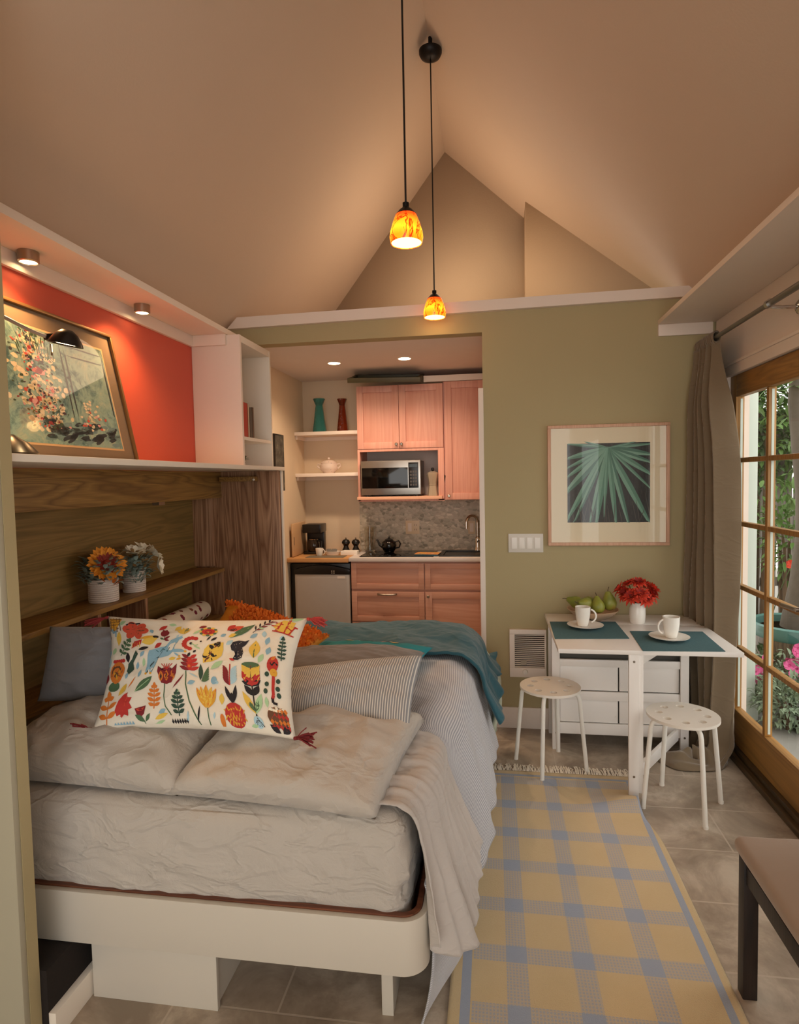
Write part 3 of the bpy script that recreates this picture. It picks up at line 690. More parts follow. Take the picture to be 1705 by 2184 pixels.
tag(o, 'rumpled beige top sheet hanging over the front corner of the bed', 'sheet')
# teal throw across the far end
def throw(u, v):
    y = lerp(2.98, 3.66, v); zt = MZ+.085+.02*math.sin(v*PI)
    zt += -.05*sstep(.85, 1, v)
    pth = hang_path(-1.32, zt, -.055, .16, lerp(.40, .52, v)+.02*math.sin(v*14), .02)
    x, z, L = prof(pth, u); h = max(0, min(1, (zt-z)/.35))
    x += h*(.02*math.sin(v*19+nz((y, z, 0), 3))+.008*math.sin(v*47)); q = V(x, y, z)
    z += (1-h)*(.018*nz(q, 4)+.01*math.sin(x*9+y*14)*(1-h)+crease(q, 6, .008)); y += .03*math.sin(x*5)*(1-v)-.06*h*(1-v)
    return V(x, y, z)
o = MB().grid(throw, 120, 70).build('teal_throw', m_teal, None, smooth=4, solid=.014)
tag(o, 'plush teal throw blanket spread over the far end of the bed', 'blanket')
def pale(u, v):
    y = lerp(3.28, 3.62, v); pth = hang_path(-.3, MZ+.03, -.085, .14, .15, -.01)
    x, z, L = prof(pth, u); h = max(0, min(1, (MZ-z)/.5)); x += .085*math.sin(PI*min(1, h*1.1))**1.5+h*.012*math.sin(v*15)
    return V(x, y, z)
o = MB().grid(pale, 50, 30).build('pale_quilt', m_pale, None, smooth=4, solid=.02)
tag(o, 'pale green quilt corner bulging out below the teal throw', 'quilt')
# pillows ------------------------------------------------------------
def pillow_surf(q, T, pinch=.06, pw=.5, wr=.006, seed=0, puffb=1.0, uv_sag=0.0):
    bl_, br_, tr_, tl_ = [V(*p) for p in q]
    n_ = ((br_-bl_).cross(tl_-bl_)).normalized()
    def f(u, v, s):
        a, b_ = 2*u-1, 2*v-1
        uu = .5+(u-.5)*(1-pinch*(1-b_*b_)); vv = .5+(v-.5)*(1-pinch*(1-a*a))
        base = lerp(lerp(bl_, br_, uu), lerp(tl_, tr_, uu), vv)
        e = max(0, (1-a*a)*(1-b_*b_)); h = T/2*(e**pw)*(1 if s > 0 else puffb)
        cr = 0
        for (ca, cb) in ((-1, -1), (1, -1), (1, 1), (-1, 1)):
            dx, dy = a-ca, (b_-cb); r = math.hypot(dx, dy); th = math.atan2(dy, dx)
            cr += math.sin(th*9+seed+ca*2+cb)*math.exp(-r*2.2)*min(1, r*3)
        p = V(u*3+seed, v*3, s*2)
        w = wr*(cr*1.1+1.2*noise.noise(p*1.3)+1.3*noise.noise(p*3.1)-1.2*abs(noise.noise(V(u*7+seed, v*4.2+u*3, s)))-1.5*abs(noise.noise(V(u*4.5+v*3+seed*2, v*5-u*2, s*3))))
        return base+n_*(s*(h+w*min(1, e*4)))
    return f, n_
def pillow(name, label, q, T, m, n=48, parent=None, cat='pillow', mats=None, us=.7, vs_=.5, root=None, flange=0, **kw):
    f, n_ = pillow_surf(q, T, **kw); b = MB()
    b.grid(lambda u, v: f(u, v, 1), n, n, 0, us, vs_); b.grid(lambda u, v: f(u, v, -1), n, n, 1 if isinstance(m, list) else 0, us, vs_)
    if root: o = b.build(name, m, root, smooth=4, merge=True)
    else:
        o = b.build(name, m, None, smooth=4, merge=True); tag(o, label, cat)
    return o, f, n_
ZB = MZ+.012
pillow('pillow', 'plump beige pillow at the left, partly under the embroidered cushion', [(-1.64, 1.695, .66), (-.955, 1.665, .655), (-.97, 2.13, .70), (-1.66, 2.1, .725)], .30, m_pilb, wr=.009, seed=1.3, pw=.3, puffb=.06, pinch=.03)
pillow('pillow', 'wide beige pillow in front, nearest the rounded bed corner', [(-.985, 1.665, .66), (-.335, 1.615, .652), (-.255, 2.18, .715), (-.97, 2.13, .70)], .235, m_pilb, wr=.011, seed=4.1, pw=.3, puffb=.06, pinch=.03)
pillow('pillow', 'blue-grey pillow propped up at the left against the oak shelf', [(-1.69, 1.99, .80), (-1.12, 2.2, .74), (-1.12, 2.36, 1.01), (-1.695, 2.08, 1.06)], .24, m_greyb, wr=.005, seed=2.2, pw=.36, pinch=.03)
pillow('pillow', 'ticking-striped pillow propped beside the embroidered cushion', [(-.92, 2.08, .735), (-.295, 2.03, .735), (-.272, 2.27, .925), (-.92, 2.30, .815)], .16, [m_tick, m_greyt], wr=.004, seed=6.5, pw=.42, pinch=.03, us=.66, vs_=.45)
pillow('pillow', 'dark grey pillow lying flat behind the striped pillow', [(-.98, 2.22, .82), (-.33, 2.22, .84), (-.30, 2.6, .84), (-.98, 2.6, .82)], .16, m_greyt, wr=.004, seed=8.0, pw=.42)
tq, f_t, n_t = pillow('printed_cushion', 'turquoise cushion with a pale print lying in front of the teal throw', [(-.92, 2.6, .765), (-.34, 2.6, .765), (-.30, 2.95, .765), (-.92, 2.95, .765)], .13, m_turq, seed=3, cat='cushion')
m_pr = [M('mustard_print', '#cdb377', .9), M('pink_print', '#c69a90', .9)]
for (u, v, r_, mi) in ((.42, .82, .08, 0), (.36, .78, .05, 0), (.50, .8, .05, 0), (.64, .82, .05, 1), (.72, .8, .04, 0), (.9, .35, .06, 0), (.93, .5, .05, 0)):
    b = MB(); pts = [f_t(u+r_*(1+.25*math.sin(k*2.3))*math.cos(k*PI/6), v+r_*.8*math.sin(k*PI/6), 1)+n_t*.003 for k in range(12)]
    b.add(pts+[f_t(u, v, 1)+n_t*.003], [(k, (k+1) % 12, 12) for k in range(12)])
    b.build('print', m_pr[mi], tq)
# orange tufted cushion
oc = thing('tufted_cushion', 'orange cushion with a shaggy top lying behind the embroidered cushion', 'cushion', (-1.0, 2.75, .72))
qo = [at_y(440, 1360, 2.62), at_y(640, 1418, 2.55), at_y(704, 1358, 2.86), at_y(487, 1282, 2.86)]
o_, f_o, n_o = pillow('cover', '', qo, .15, M('orange_satin', '#d98518', .6, var=.06), root=oc, seed=5, wr=.003)
b = MB(); random.seed(11)
for i in range(1900):
    u, v = random.random(), random.random()
    if u < .16 and v < .82: continue
    p = f_o(u, v, 1); d = (n_o+V(random.gauss(0, .5), random.gauss(0, .5), random.gauss(0, .5))).normalized()
    q = d.orthogonal().normalized()*.0045; l = random.uniform(.012, .024)
    b.add([p-q, p+q, p+d*l+q*.8, p+d*l-q*.8], [(0, 1, 2, 3)])
fr = b.build('tufting', M('orange_chenille', '#d9701c', .95, var=.2, vs=40), oc, smooth=0); fr['kind'] = 'stuff'
# ------------------------------------------------------------------ embroidered cushion
eq = [at_y(196, 1558, 1.79), at_y(632, 1578, 1.78), at_y(658, 1318, 2.09), at_y(230, 1314, 2.09)]
ec = thing('embroidered_cushion', 'large cream cushion embroidered with colourful flowers and animals leaning on the pillows', 'cushion', (sum((q for q in eq), V(0, 0, 0))/4)-V(0, 0, .14))
m_cream = fabric('cream_cotton', '#e6dfcf', wr=.2, ws=8, var=.03)
o_, f_e, n_e = pillow('cover', '', eq, .15, m_cream, n=60, root=ec, seed=9.3, wr=.0055, pw=.45, pinch=.10)
QC = [(520, 722), (1498, 768), (1582, 148), (585, 138)]
def uvq(x, y):
    u, v = .5, .5
    for _ in range(12):
        px = lerp(lerp(QC[0][0], QC[1][0], u), lerp(QC[3][0], QC[2][0], u), v); py = lerp(lerp(QC[0][1], QC[1][1], u), lerp(QC[3][1], QC[2][1], u), v)
        ux = lerp(QC[1][0]-QC[0][0], QC[2][0]-QC[3][0], v); uy = lerp(QC[1][1]-QC[0][1], QC[2][1]-QC[3][1], v)
        vx = lerp(QC[3][0]-QC[0][0], QC[2][0]-QC[1][0], u); vy = lerp(QC[3][1]-QC[0][1], QC[2][1]-QC[1][1], u)
        det = ux*vy-uy*vx; dx, dy = x-px, y-py
        u += (dx*vy-dy*vx)/det; v += (ux*dy-uy*dx)/det
    return u, v
PAL = dict(red='#b8322c', dred='#7e1f28', or_='#d4782c', yel='#e0bc50', gold='#d9a032', grn='#4c6b4c', dgr='#2f4a3d', mint='#a9cda0', blue='#86aec2', sky='#a9cbd8', blk='#1f1b20', navy='#23222e', brn='#6a4630', cream='#efe6d0', teal='#3c6a70', coral='#cf5038')
PK = list(PAL); PMS = [M('thread_'+k.strip('_'), PAL[k], .8, var=.1, vs=200) for k in PK]
emb = MB(); LAY = [0]
def poly(pts, c):
    LAY[0] += 1; d = .0016+LAY[0]*2.2e-6
    # subdivide outline, then fan in two rings so the shape follows the cloth
    n = len(pts); P = []
    for i in range(n):
        a, b_ = pts[i], pts[(i+1) % n]; k = max(1, int(math.hypot(a[0]-b_[0], a[1]-b_[1])/18))
        P += [(lerp(a[0], b_[0], j/k), lerp(a[1], b_[1], j/k)) for j in range(k)]
    n = len(P); cx = sum(p[0] for p in P)/n; cy = sum(p[1] for p in P)/n
    def S(x, y):
        u, v = uvq(x, y); u = max(.012, min(.988, u)); v = max(.012, min(.988, v)); return f_e(u, v, 1)+n_e*d
    R = [S(*p) for p in P]+[S(lerp(cx, p[0], .5), lerp(cy, p[1], .5)) for p in P]+[S(cx, cy)]
    emb.add(R, [(i, (i+1) % n, n+(i+1) % n, n+i) for i in range(n)]+[(n+i, n+(i+1) % n, 2*n) for i in range(n)], PK.index(c))
def ell(x, y, rx, ry, a, c, n=14): a = rad(a); poly([(x+rx*math.cos(2*PI*i/n)*math.cos(a)-ry*math.sin(2*PI*i/n)*math.sin(a), y+rx*math.cos(2*PI*i/n)*math.sin(a)+ry*math.sin(2*PI*i/n)*math.cos(a)) for i in range(n)], c)
def lf(x0, y0, x1, y1, w, c, c2=None):
    dx, dy = x1-x0, y1-y0; L = math.hypot(dx, dy); nx_, ny_ = -dy/L, dx/L
    l = [(x0+dx*t+nx_*w/2*math.sin(PI*t), y0+dy*t+ny_*w/2*math.sin(PI*t)) for t in (0, .2, .4, .6, .8)]
    r = [(x0+dx*t-nx_*w/2*math.sin(PI*t), y0+dy*t-ny_*w/2*math.sin(PI*t)) for t in (1, .8, .6, .4, .2)]
    poly(l+r, c)
    if c2: ln(x0, y0, lerp(x0, x1, .85), lerp(y0, y1, .85), 3.5, c2)
def ln(x0, y0, x1, y1, w, c):
    dx, dy = x1-x0, y1-y0; L = max(1e-6, math.hypot(dx, dy)); a, b_ = -dy/L*w/2, dx/L*w/2
    poly([(x0+a, y0+b_), (x1+a, y1+b_), (x1-a, y1-b_), (x0-a, y0-b_)], c)
def pl(pts, w, c):
    for p, q in zip(pts, pts[1:]): ln(*p, *q, w, c)
def fern(x0, y0, x1, y1, n, l, w, c, cs=None, up=.5):
    ln(x0, y0, x1, y1, 5, cs or c); dx, dy = x1-x0, y1-y0; L = math.hypot(dx, dy); dx /= L; dy /= L
    for i in range(n):
        t = (i+.6)/n; bx_, by_ = lerp(x0, x1, t), lerp(y0, y1, t); k = l*math.sin(PI*(.25+.65*t))
        for s in (-1, 1): lf(bx_, by_, bx_+(-dy*s+dx*up)*k, by_+(dx*s+dy*up)*k, w, c)
    lf(lerp(x0, x1, .9), lerp(y0, y1, .9), x1+dx*l*.5, y1+dy*l*.5, w, c)
# top-left lattice and leaves
poly([(590, 160), (668, 168), (620, 240), (578, 235)], 'gold')
for i in range(5): ln(585+i*17, 160, 570+i*20, 240, 5, 'brn'); ln(585, 172+i*15, 665-i*8, 165+i*20, 5, 'brn')
lf(650, 208, 690, 180, 22, 'mint'); lf(630, 325, 642, 245, 30, 'yel', 'gold'); pl([(588, 240), (600, 225), (605, 255), (622, 240), (618, 275)], 9, 'blue')
for k in range(6): a = k*PI/3+.2; ell(740+42*math.cos(a), 240+26*math.sin(a), 36, 24, math.degrees(a), 'coral')
for k in range(6): a = k*PI/3+.2; lf(740, 240, 740+58*math.cos(a), 240+34*math.sin(a), 12, 'brn')
ell(742, 240, 12, 9, 0, 'gold'); pl([(690, 210), (715, 190), (740, 195), (765, 190)], 9, 'blk')
fern(645, 385, 700, 300, 4, 34, 17, 'grn'); lf(596, 375, 612, 335, 24, 'mint'); lf(840, 265, 826, 238, 22, 'blue')
lf(572, 300, 582, 255, 16, 'dred'); lf(565, 385, 580, 345, 18, 'blue')
# bird
lf(775, 322, 870, 300, 50, 'yel'); lf(760, 300, 850, 285, 16, 'gold'); poly([(712, 352), (730, 312), (778, 305), (770, 330)], 'red')
for i in range(4): ln(722+i*14, 318, 718+i*15, 346, 4, 'yel')
ell(858, 291, 17, 9, 10, 'blk'); lf(755, 363, 815, 348, 22, 'blk'); lf(850, 358, 893, 332, 26, 'red')
ell(908, 270, 25, 23, 0, 'dred'); poly([(890, 250), (897, 243), (908, 250), (918, 243), (925, 254)], 'dred'); ln(910, 290, 905, 315, 4, 'grn'); lf(905, 312, 940, 292, 14, 'dred'); lf(906, 314, 935, 320, 12, 'dred'); lf(905, 312, 882, 300, 12, 'grn')
lf(872, 245, 915, 208, 26, 'red'); lf(922, 200, 965, 205, 22, 'mint'); lf(960, 250, 990, 215, 26, 'yel')
for k in range(5): lf(1012, 275, 1012+math.cos(-PI*.85+k*.42)*46, 272+math.sin(-PI*.85+k*.42)*50, 17, 'yel'); 
lf(1012, 272, 1028, 225, 20, 'grn')
for k in range(12): a = k*PI/6; ell(1132+38*math.cos(a), 254+27*math.sin(a), 10, 8, 0, 'grn' if k % 2 else 'yel')
ell(1132, 254, 34, 23, 0, 'red'); ell(1132, 254, 22, 15, 0, 'dred'); ell(1134, 254, 9, 7, 0, 'yel')
# blue deer
poly([(820, 372), (870, 362), (925, 355), (945, 318), (970, 300), (985, 308), (968, 345), (962, 385), (930, 408), (880, 415), (848, 420), (850, 450), (836, 495), (823, 498), (826, 452), (810, 470), (806, 498), (797, 495), (806, 440), (812, 400)], 'blue')
poly([(955, 375), (1000, 372), (1025, 380), (1018, 388), (960, 392)], 'blue'); lf(962, 395, 990, 412, 10, 'blue'); ell(985, 300, 20, 8, -25, 'blue'); lf(970, 296, 985, 278, 8, 'sky'); lf(985, 294, 1003, 284, 8, 'sky')
for (x, y) in ((1020, 384), (988, 411), (829, 497), (801, 496)): ell(x, y, 7, 6, 0, 'gold')
pl([(860, 372), (880, 388), (900, 368), (925, 385), (940, 365)], 4, 'teal')
for k in range(9): a = PI*.35+k*.42; ell(1052+42*math.cos(a), 332-34*math.sin(a), 13, 11, 0, 'red')
pl([(1050, 330), (1068, 345), (1085, 340)], 6, 'mint'); pl([(1066, 350), (1095, 365)], 7, 'mint'); ell(1045, 330, 8, 8, 0, 'blk'); ell(1100, 322, 6, 5, 0, 'blk'); lf(1058, 388, 1075, 372, 12, 'blk')
poly([(740, 365), (755, 388), (720, 428), (725, 462), (700, 490), (684, 470), (690, 430), (715, 410)], 'dgr'); lf(690, 425, 690, 372, 26, 'blk'); lf(683, 512, 692, 480, 18, 'blue')
for (a, b_, c_, d_, w, k) in ((768, 405, 795, 375, 20, 'blue'), (742, 465, 750, 425, 20, 'blue'), (755, 510, 772, 470, 18, 'blue'), (782, 455, 790, 410, 18, 'mint'), (930, 428, 970, 420, 18, 'yel'), (970, 430, 1000, 420, 12, 'gold')): lf(a, b_, c_, d_, w, k)
# oak leaf
lf(1110, 445, 1215, 325, 90, 'yel'); fern(1120, 435, 1190, 335, 4, 34, 26, 'blk', 'brn', .35); ln(1120, 440, 1180, 345, 5, 'dred')
# star paisley
poly([(1250, 345), (1262, 322), (1290, 310), (1320, 312), (1340, 302), (1322, 335), (1308, 352), (1318, 385), (1310, 415), (1290, 430), (1262, 425), (1278, 400), (1270, 375), (1255, 368)], 'navy')
random.seed(5)
for i in range(46):
    x, y = random.uniform(1258, 1318), random.uniform(315, 425)
    if (x-1288)**2/900+(y-370)**2/3000 < 1: ell(x, y, 1.8, 1.8, 0, 'cream', 5)
lf(1245, 418, 1275, 432, 14, 'red'); lf(1368, 415, 1372, 305, 56, 'yel'); ln(1369, 410, 1371, 320, 5, 'grn')
for (a, b_, c_, d_, w, k) in ((1340, 290, 1375, 262, 24, 'blue'), (1410, 285, 1405, 245, 24, 'sky'), (1422, 330, 1435, 285, 26, 'blue'), (1432, 390, 1445, 345, 28, 'blue'), (1490, 305, 1500, 275, 16, 'sky'), (1390, 435, 1415, 385, 26, 'mint'), (1130, 318, 1150, 285, 8, 'blk'), (1150, 318, 1180, 292, 14, 'blk'), (1195, 285, 1222, 268, 18, 'blue'), (1228, 340, 1262, 310, 22, 'sky'), (1235, 290, 1275, 262, 22, 'yel'), (1380, 240, 1400, 215, 18, 'mint'), (1055, 275, 1095, 240, 14, 'mint'), (1080, 225, 1120, 212, 22, 'dred')): lf(a, b_, c_, d_, w, k)
lf(1245, 295, 1352, 195, 40, 'grn', 'mint'); pl([(1350, 255), (1400, 205), (1432, 172)], 4, 'navy')
for i in range(4): x, y = 1362+i*18, 240-i*18; lf(x, y, x-6, y-36, 9, 'navy'); lf(x, y, x+38, y-6, 9, 'dred')
lf(1225, 245, 1262, 205, 32, 'red'); lf(1240, 250, 1300, 210, 30, 'coral'); lf(1230, 245, 1285, 232, 14, 'blk')
# top-right red lattice
poly([(1440, 215), (1480, 170), (1540, 190), (1530, 270), (1470, 245)], 'yel'); lf(1500, 170, 1570, 160, 26, 'mint')
for p in (((1448, 190), (1555, 225)), ((1440, 240), (1545, 275)), ((1475, 185), (1462, 250)), ((1510, 165), (1500, 260)), ((1545, 215), (1520, 270)), ((1432, 208), (1470, 215)), ((1470, 215), (1452, 240)), ((1500, 215), (1530, 240)), ((1516, 170), (1512, 195))): pl(p, 7, 'red')
fern(1500, 415, 1502, 290, 6, 22, 13, 'dgr')
# left column
ell(626, 470, 44, 56, 8, 'or_'); ell(625, 470, 34, 48, 8, 'brn'); ell(612, 540, 32, 26, 0, 'grn')
for (x, y) in ((612, 470), (640, 470), (626, 500), (626, 440)): lf(x, y+20, x, y-20, 14, 'gold')
for k in range(5): ell(606+k*14, 412, 10, 9, 0, 'red')
lf(560, 520, 566, 470, 26, 'dred'); lf(548, 450, 556, 410, 22, 'or_'); lf(572, 440, 575, 385, 22, 'sky'); lf(528, 625, 535, 540, 34, 'grn'); lf(545, 490, 552, 455, 14, 'blk')
fern(602, 715, 595, 590, 3, 52, 24, 'or_'); lf(595, 600, 590, 560, 20, 'or_'); lf(648, 590, 692, 535, 30, 'yel', 'gold'); lf(700, 560, 745, 505, 8, 'or_')
poly([(640, 660), (655, 615), (680, 590), (705, 583), (700, 605), (732, 610), (716, 632), (730, 655), (708, 660), (714, 690), (690, 680), (680, 696), (668, 678), (652, 685)], 'red'); ln(672, 690, 705, 600, 4, 'coral')
lf(745, 585, 838, 512, 44, 'grn', 'mint'); fern(848, 670, 850, 560, 5, 36, 17, 'or_')
poly([(745, 660), (805, 652), (798, 690), (780, 702), (760, 690)], 'dred'); poly([(752, 662), (798, 656), (790, 672), (765, 675)], 'coral'); lf(800, 720, 750, 690, 22, 'grn'); lf(802, 720, 828, 690, 16, 'grn'); ln(782, 700, 800, 728, 4, 'grn')
# red tulips on stems
pl([(908, 555), (900, 610), (905, 660), (932, 700)], 5, 'grn'); poly([(868, 490), (872, 462), (888, 480), (905, 470), (918, 482), (935, 470), (950, 480), (975, 452), (968, 500), (945, 550), (920, 558), (890, 550)], 'dred')
for (x, y) in ((888, 515), (918, 512), (950, 510)): lf(x, y+30, x, y-28, 26, 'or_'); lf(x, y+24, x, y-20, 12, 'blk')
for k in range(5): ln(918, 480, 890+k*15, 450, 4, 'red')
pl([(1022, 490), (1020, 560), (1030, 640), (1068, 745)], 6, 'grn')
for k in range(4): w = 50-k*4; y = 480-k*22; lf(1040, y+8, 1040-w, y-14, 20, 'dred'); lf(1040, y+8, 1040+w, y-14, 20, 'red')
ell(1040, 450, 16, 38, 0, 'red'); ell(1040, 440, 7, 10, 0, 'or_'); ell(1040, 465, 7, 8, 0, 'or_'); lf(1030, 412, 1045, 388, 14, 'blk')
lf(950, 580, 1010, 505, 9, 'dred'); lf(940, 640, 985, 585, 9, 'mint'); fern(972, 705, 972, 600, 5, 36, 17, 'dgr')
for i in range(7): y = 0; poly([(930+i*12, 728), (936+i*12, 715), (942+i*12, 728), (936+i*12, 736)], 'blk'); poly([(640+i*15, 730), (647+i*15, 712), (655+i*15, 730), (647+i*15, 734)], 'blue')
for k in range(6): lf(1100+0*k, 545, 1142, 465+k*13, 16, 'grn')
lf(1095, 540, 1098, 450, 24, 'dgr'); lf(1150, 480, 1212, 430, 30, 'mint')
for k in range(6): lf(1240, 560-k*12, 1212, 520-k*13, 16, 'dred'); lf(1246, 555-k*12, 1285, 525-k*13, 16, 'sky')
ln(1242, 560, 1250, 450, 6, 'red'); ell(1165, 540, 16, 20, 20, 'blue'); ell(1178, 550, 10, 8, 0, 'sky'); lf(1030, 560, 1070, 548, 24, 'blue'); lf(1035, 500, 1085, 525, 8, 'sky')
for k, dx in enumerate((-46, -26, 0, 28, 52)): lf(1115+dx*.15, 672, 1122+dx, 560+abs(dx)*.4, 30, 'yel' if k % 2 else 'gold'); ln(1115+dx*.15, 668, 1122+dx, 566+abs(dx)*.4, 3, 'coral')
pl([(1117, 672), (1114, 742)], 5, 'grn'); lf(1190, 655, 1200, 605, 26, 'yel'); ell(1180, 725, 11, 28, 5, 'or_'); lf(1140, 720, 1150, 690, 10, 'sky')
# pineapple
ell(1246, 698, 48, 56, 0, 'red')
for i in range(6):
    t_ = -40+i*16; h_ = math.sqrt(max(0, 1-(t_/48)**2))*54
    ln(1246+t_*.9-14, 698-h_*.8, 1246+t_*.9+14, 698+h_*.8, 5, 'gold'); ln(1246+t_*.9+14, 698-h_*.8, 1246+t_*.9-14, 698+h_*.8, 5, 'gold')
lf(1242, 645, 1218, 565, 20, 'blk'); lf(1250, 645, 1272, 558, 20, 'blk'); lf(1245, 645, 1246, 595, 26, 'blk')
# big tulip
ell(1352, 450, 44, 16, 0, 'grn'); poly([(1308, 450), (1352, 470), (1398, 450), (1396, 510), (1375, 545), (1352, 556), (1328, 545), (1310, 510)], 'yel')
poly([(1308, 485), (1330, 500), (1352, 540), (1374, 500), (1398, 480), (1396, 520), (1375, 550), (1352, 558), (1328, 550), (1308, 520)], 'red'); poly([(1306, 540), (1330, 530), (1352, 548), (1375, 528), (1398, 525), (1385, 552), (1352, 560), (1320, 556)], 'blk'); ln(1352, 452, 1352, 540, 4, 'brn'); ell(1352, 452, 12, 8, 0, 'red')
ln(1352, 556, 1350, 705, 6, 'blk'); lf(1352, 604, 1315, 556, 30, 'blk'); lf(1352, 604, 1386, 552, 30, 'blk'); lf(1350, 690, 1300, 585, 32, 'yel'); lf(1350, 690, 1392, 590, 32, 'mint'); lf(1350, 680, 1322, 628, 20, 'grn'); lf(1350, 680, 1374, 622, 20, 'grn'); ell(1350, 722, 22, 24, 0, 'sky')
for k in range(5): ln(1350, 705, 1328+k*11, 738, 3.5, 'blk')
# right column
ell(1460, 440, 28, 42, 10, 'red'); pl([(1435, 440), (1446, 428), (1456, 445), (1468, 428), (1484, 442)], 8, 'blk'); lf(1452, 420, 1476, 396, 16, 'or_'); ell(1462, 480, 18, 20, 0, 'gold'); pl([(1460, 495), (1455, 545), (1450, 590), (1440, 610)], 14, 'red'); pl([(1442, 600), (1440, 625), (1460, 630)], 12, 'blk')
for (x, y) in ((1430, 490), (1425, 540), (1415, 575), (1480, 520), (1475, 560), (1475, 590)): ell(x, y, 10, 13, 20, 'dgr')
ell(1448, 690, 48, 46, 0, 'brn')
for r_, c_ in ((660, 'or_'), (685, 'red'), (710, 'or_'), (730, 'red')):
    for k in range(5): poly([(1408+k*18, r_), (1417+k*18, r_-13), (1426+k*18, r_), (1417+k*18, r_+13)], c_)
poly([(1408, 660), (1420, 645), (1436, 655), (1450, 640), (1466, 655), (1480, 645), (1488, 662), (1450, 668)], 'cream')
lf(1440, 755, 1400, 725, 28, 'blk'); lf(1450, 755, 1495, 722, 30, 'blk'); lf(1408, 650, 1412, 600, 18, 'mint')
lf(870, 690, 905, 672, 20, 'blue'); lf(850, 715, 915, 690, 22, 'yel'); lf(840, 735, 900, 720, 10, 'mint'); lf(1010, 735, 1020, 685, 10, 'sky'); lf(1060, 735, 1080, 660, 9, 'blk'); lf(1310, 740, 1345, 735, 16, 'mint')
emb.build('embroidery', PMS, ec, smooth=4)
def tassel(px, c, dx, dz, mname, col):
    b = MB(); random.seed(int(px))
    d = V(dx, -.25, dz).normalized(); b.tube([c, c+d*.012], .006, 8)
    for i in range(46):
        e = d+V(random.gauss(0, .17), random.gauss(0, .17), random.gauss(0, .17)); l = random.uniform(.045, .062)
        b.tube([c+d*.008, c+d*.008+e*l*.5, c+d*.008+e*l+V(0, 0, -.006)], .0021, 4)
    b.build('tassel', M(mname, col, .9, var=.25, vs=60), ec)
tassel(650, eq[2]+V(-.004, 0, -.004), .8, .0, 'coral_tassel', '#b9433f'); tassel(624, eq[1]+V(-.004, -.004, .006), .75, .25, 'wine_tassel', '#7a2427'); tassel(205, eq[0]+V(.004, -.004, .006), -1, .05, 'wine_tassel', '#7a2427'); tassel(236, eq[3]+V(.004, 0, -.004), -.5, -.1, 'wine_tassel', '#8a2c2c')
# ------------------------------------------------------------------ kitchen cabinets
UY, LY, CTZ = 5.08, 4.865, .962
def shaker(name, x0, x1, z0, z1, y, m, parent, fw=.052, knob=None, pull=None):
    b = MB(); b.box(x0, x0+fw, y, y+.02, z0, z1); b.box(x1-fw, x1, y, y+.02, z0, z1); b.box(x0+fw, x1-fw, y, y+.02, z0, z0+fw); b.box(x0+fw, x1-fw, y, y+.02, z1-fw, z1)
    b.box(x0+fw, x1-fw, y+.009, y+.018, z0+fw, z1-fw)
    d = b.build(name, m, parent, bevel=.0018)
    if knob:
        rt_ = Matrix.Rotation(rad(90), 3, 'X')
        MB().lathe([(0, 0), (.005, 0), (.005, .012), (.013, .018), (.013, .024), (.008, .028), (0, .028)], (knob[0], y, knob[1]), 16, 0, rt_).build('knob', m_nickel, d)
    if pull:
        px_, pz_, w_ = pull; b = MB(); b.tube([(px_-w_/2, y, pz_), (px_-w_/2+.006, y-.02, pz_), (px_-w_/4, y-.028, pz_-.002), (px_+w_/4, y-.028, pz_-.002), (px_+w_/2-.006, y-.02, pz_), (px_+w_/2, y, pz_)], .0075, 10)
        b.build('handle', m_nickel, d)
    return d
ux0, ux1, ux2 = at_y(761, 900, UY).x, at_y(946, 900, UY).x, -.054
uzt, uzm, uzb = at_y(853, 820, UY).z, at_y(853, 957, UY).z, at_y(853, 1068, UY).z
uc = thing('upper_cabinet', 'maple wall cabinet with two doors above the open microwave niche', 'cabinet', ((ux0+ux1)/2, 5.24, uzb))
b = MB(); b.box(ux0, ux1, UY+.022, KB, uzm, uzt); b.box(ux0, ux0+.02, UY+.005, KB, uzb, uzm); b.box(ux1-.05, ux1, UY+.005, KB, uzb, uzm); b.box(ux0+.02, ux1-.05, UY+.005, UY+.022, uzm-.02, uzm)
b.build('carcass', m_pink, uc, bevel=.0015)
MB().box(ux0+.02, ux1-.05, KB-.012, KB, uzb, uzm-.01).build('niche_back', M('niche_grey', '#cfc4ba', .6), uc)
MB().box(ux0-.004, ux1-.018, UY-.03, KB-.012, uzb+.012, uzb+.038).build('niche_shelf', M('pale_maple_edge', '#e3b091', .5), uc, bevel=.002)
MB().box(ux0, ux1, UY+.005, KB, uzb-.005, uzb+.012).build('bottom_panel', m_pink, uc)
xm = at_y(851, 900, UY).x
shaker('door', ux0+.003, xm-.002, uzm+.004, uzt-.003, UY, m_pink, uc, .055, (xm-.022, uzm+.038)); shaker('door', xm+.002, ux1-.003, uzm+.004, uzt-.003, UY, m_pink, uc, .055, (xm+.022, uzm+.038))
tc_ = thing('upper_cabinet', 'tall maple wall cabinet with one door beside the sage wall edge', 'cabinet', ((ux1+ux2)/2, 5.24, uzb))
MB().box(ux1+.001, ux2, UY+.022, KB-.013, uzb, uzt+.01).build('carcass', m_pink, tc_)
shaker('door', ux1+.012, ux2-.002, uzb+.004, uzt+.008, UY, m_pink, tc_, .055, (ux1+.04, uzb+.035))
MB().box(ux1-.16, ux2, UY+.0, UY+.03, uzt+.012, uzt+.062).build('filler_strip', m_white2, tc_)
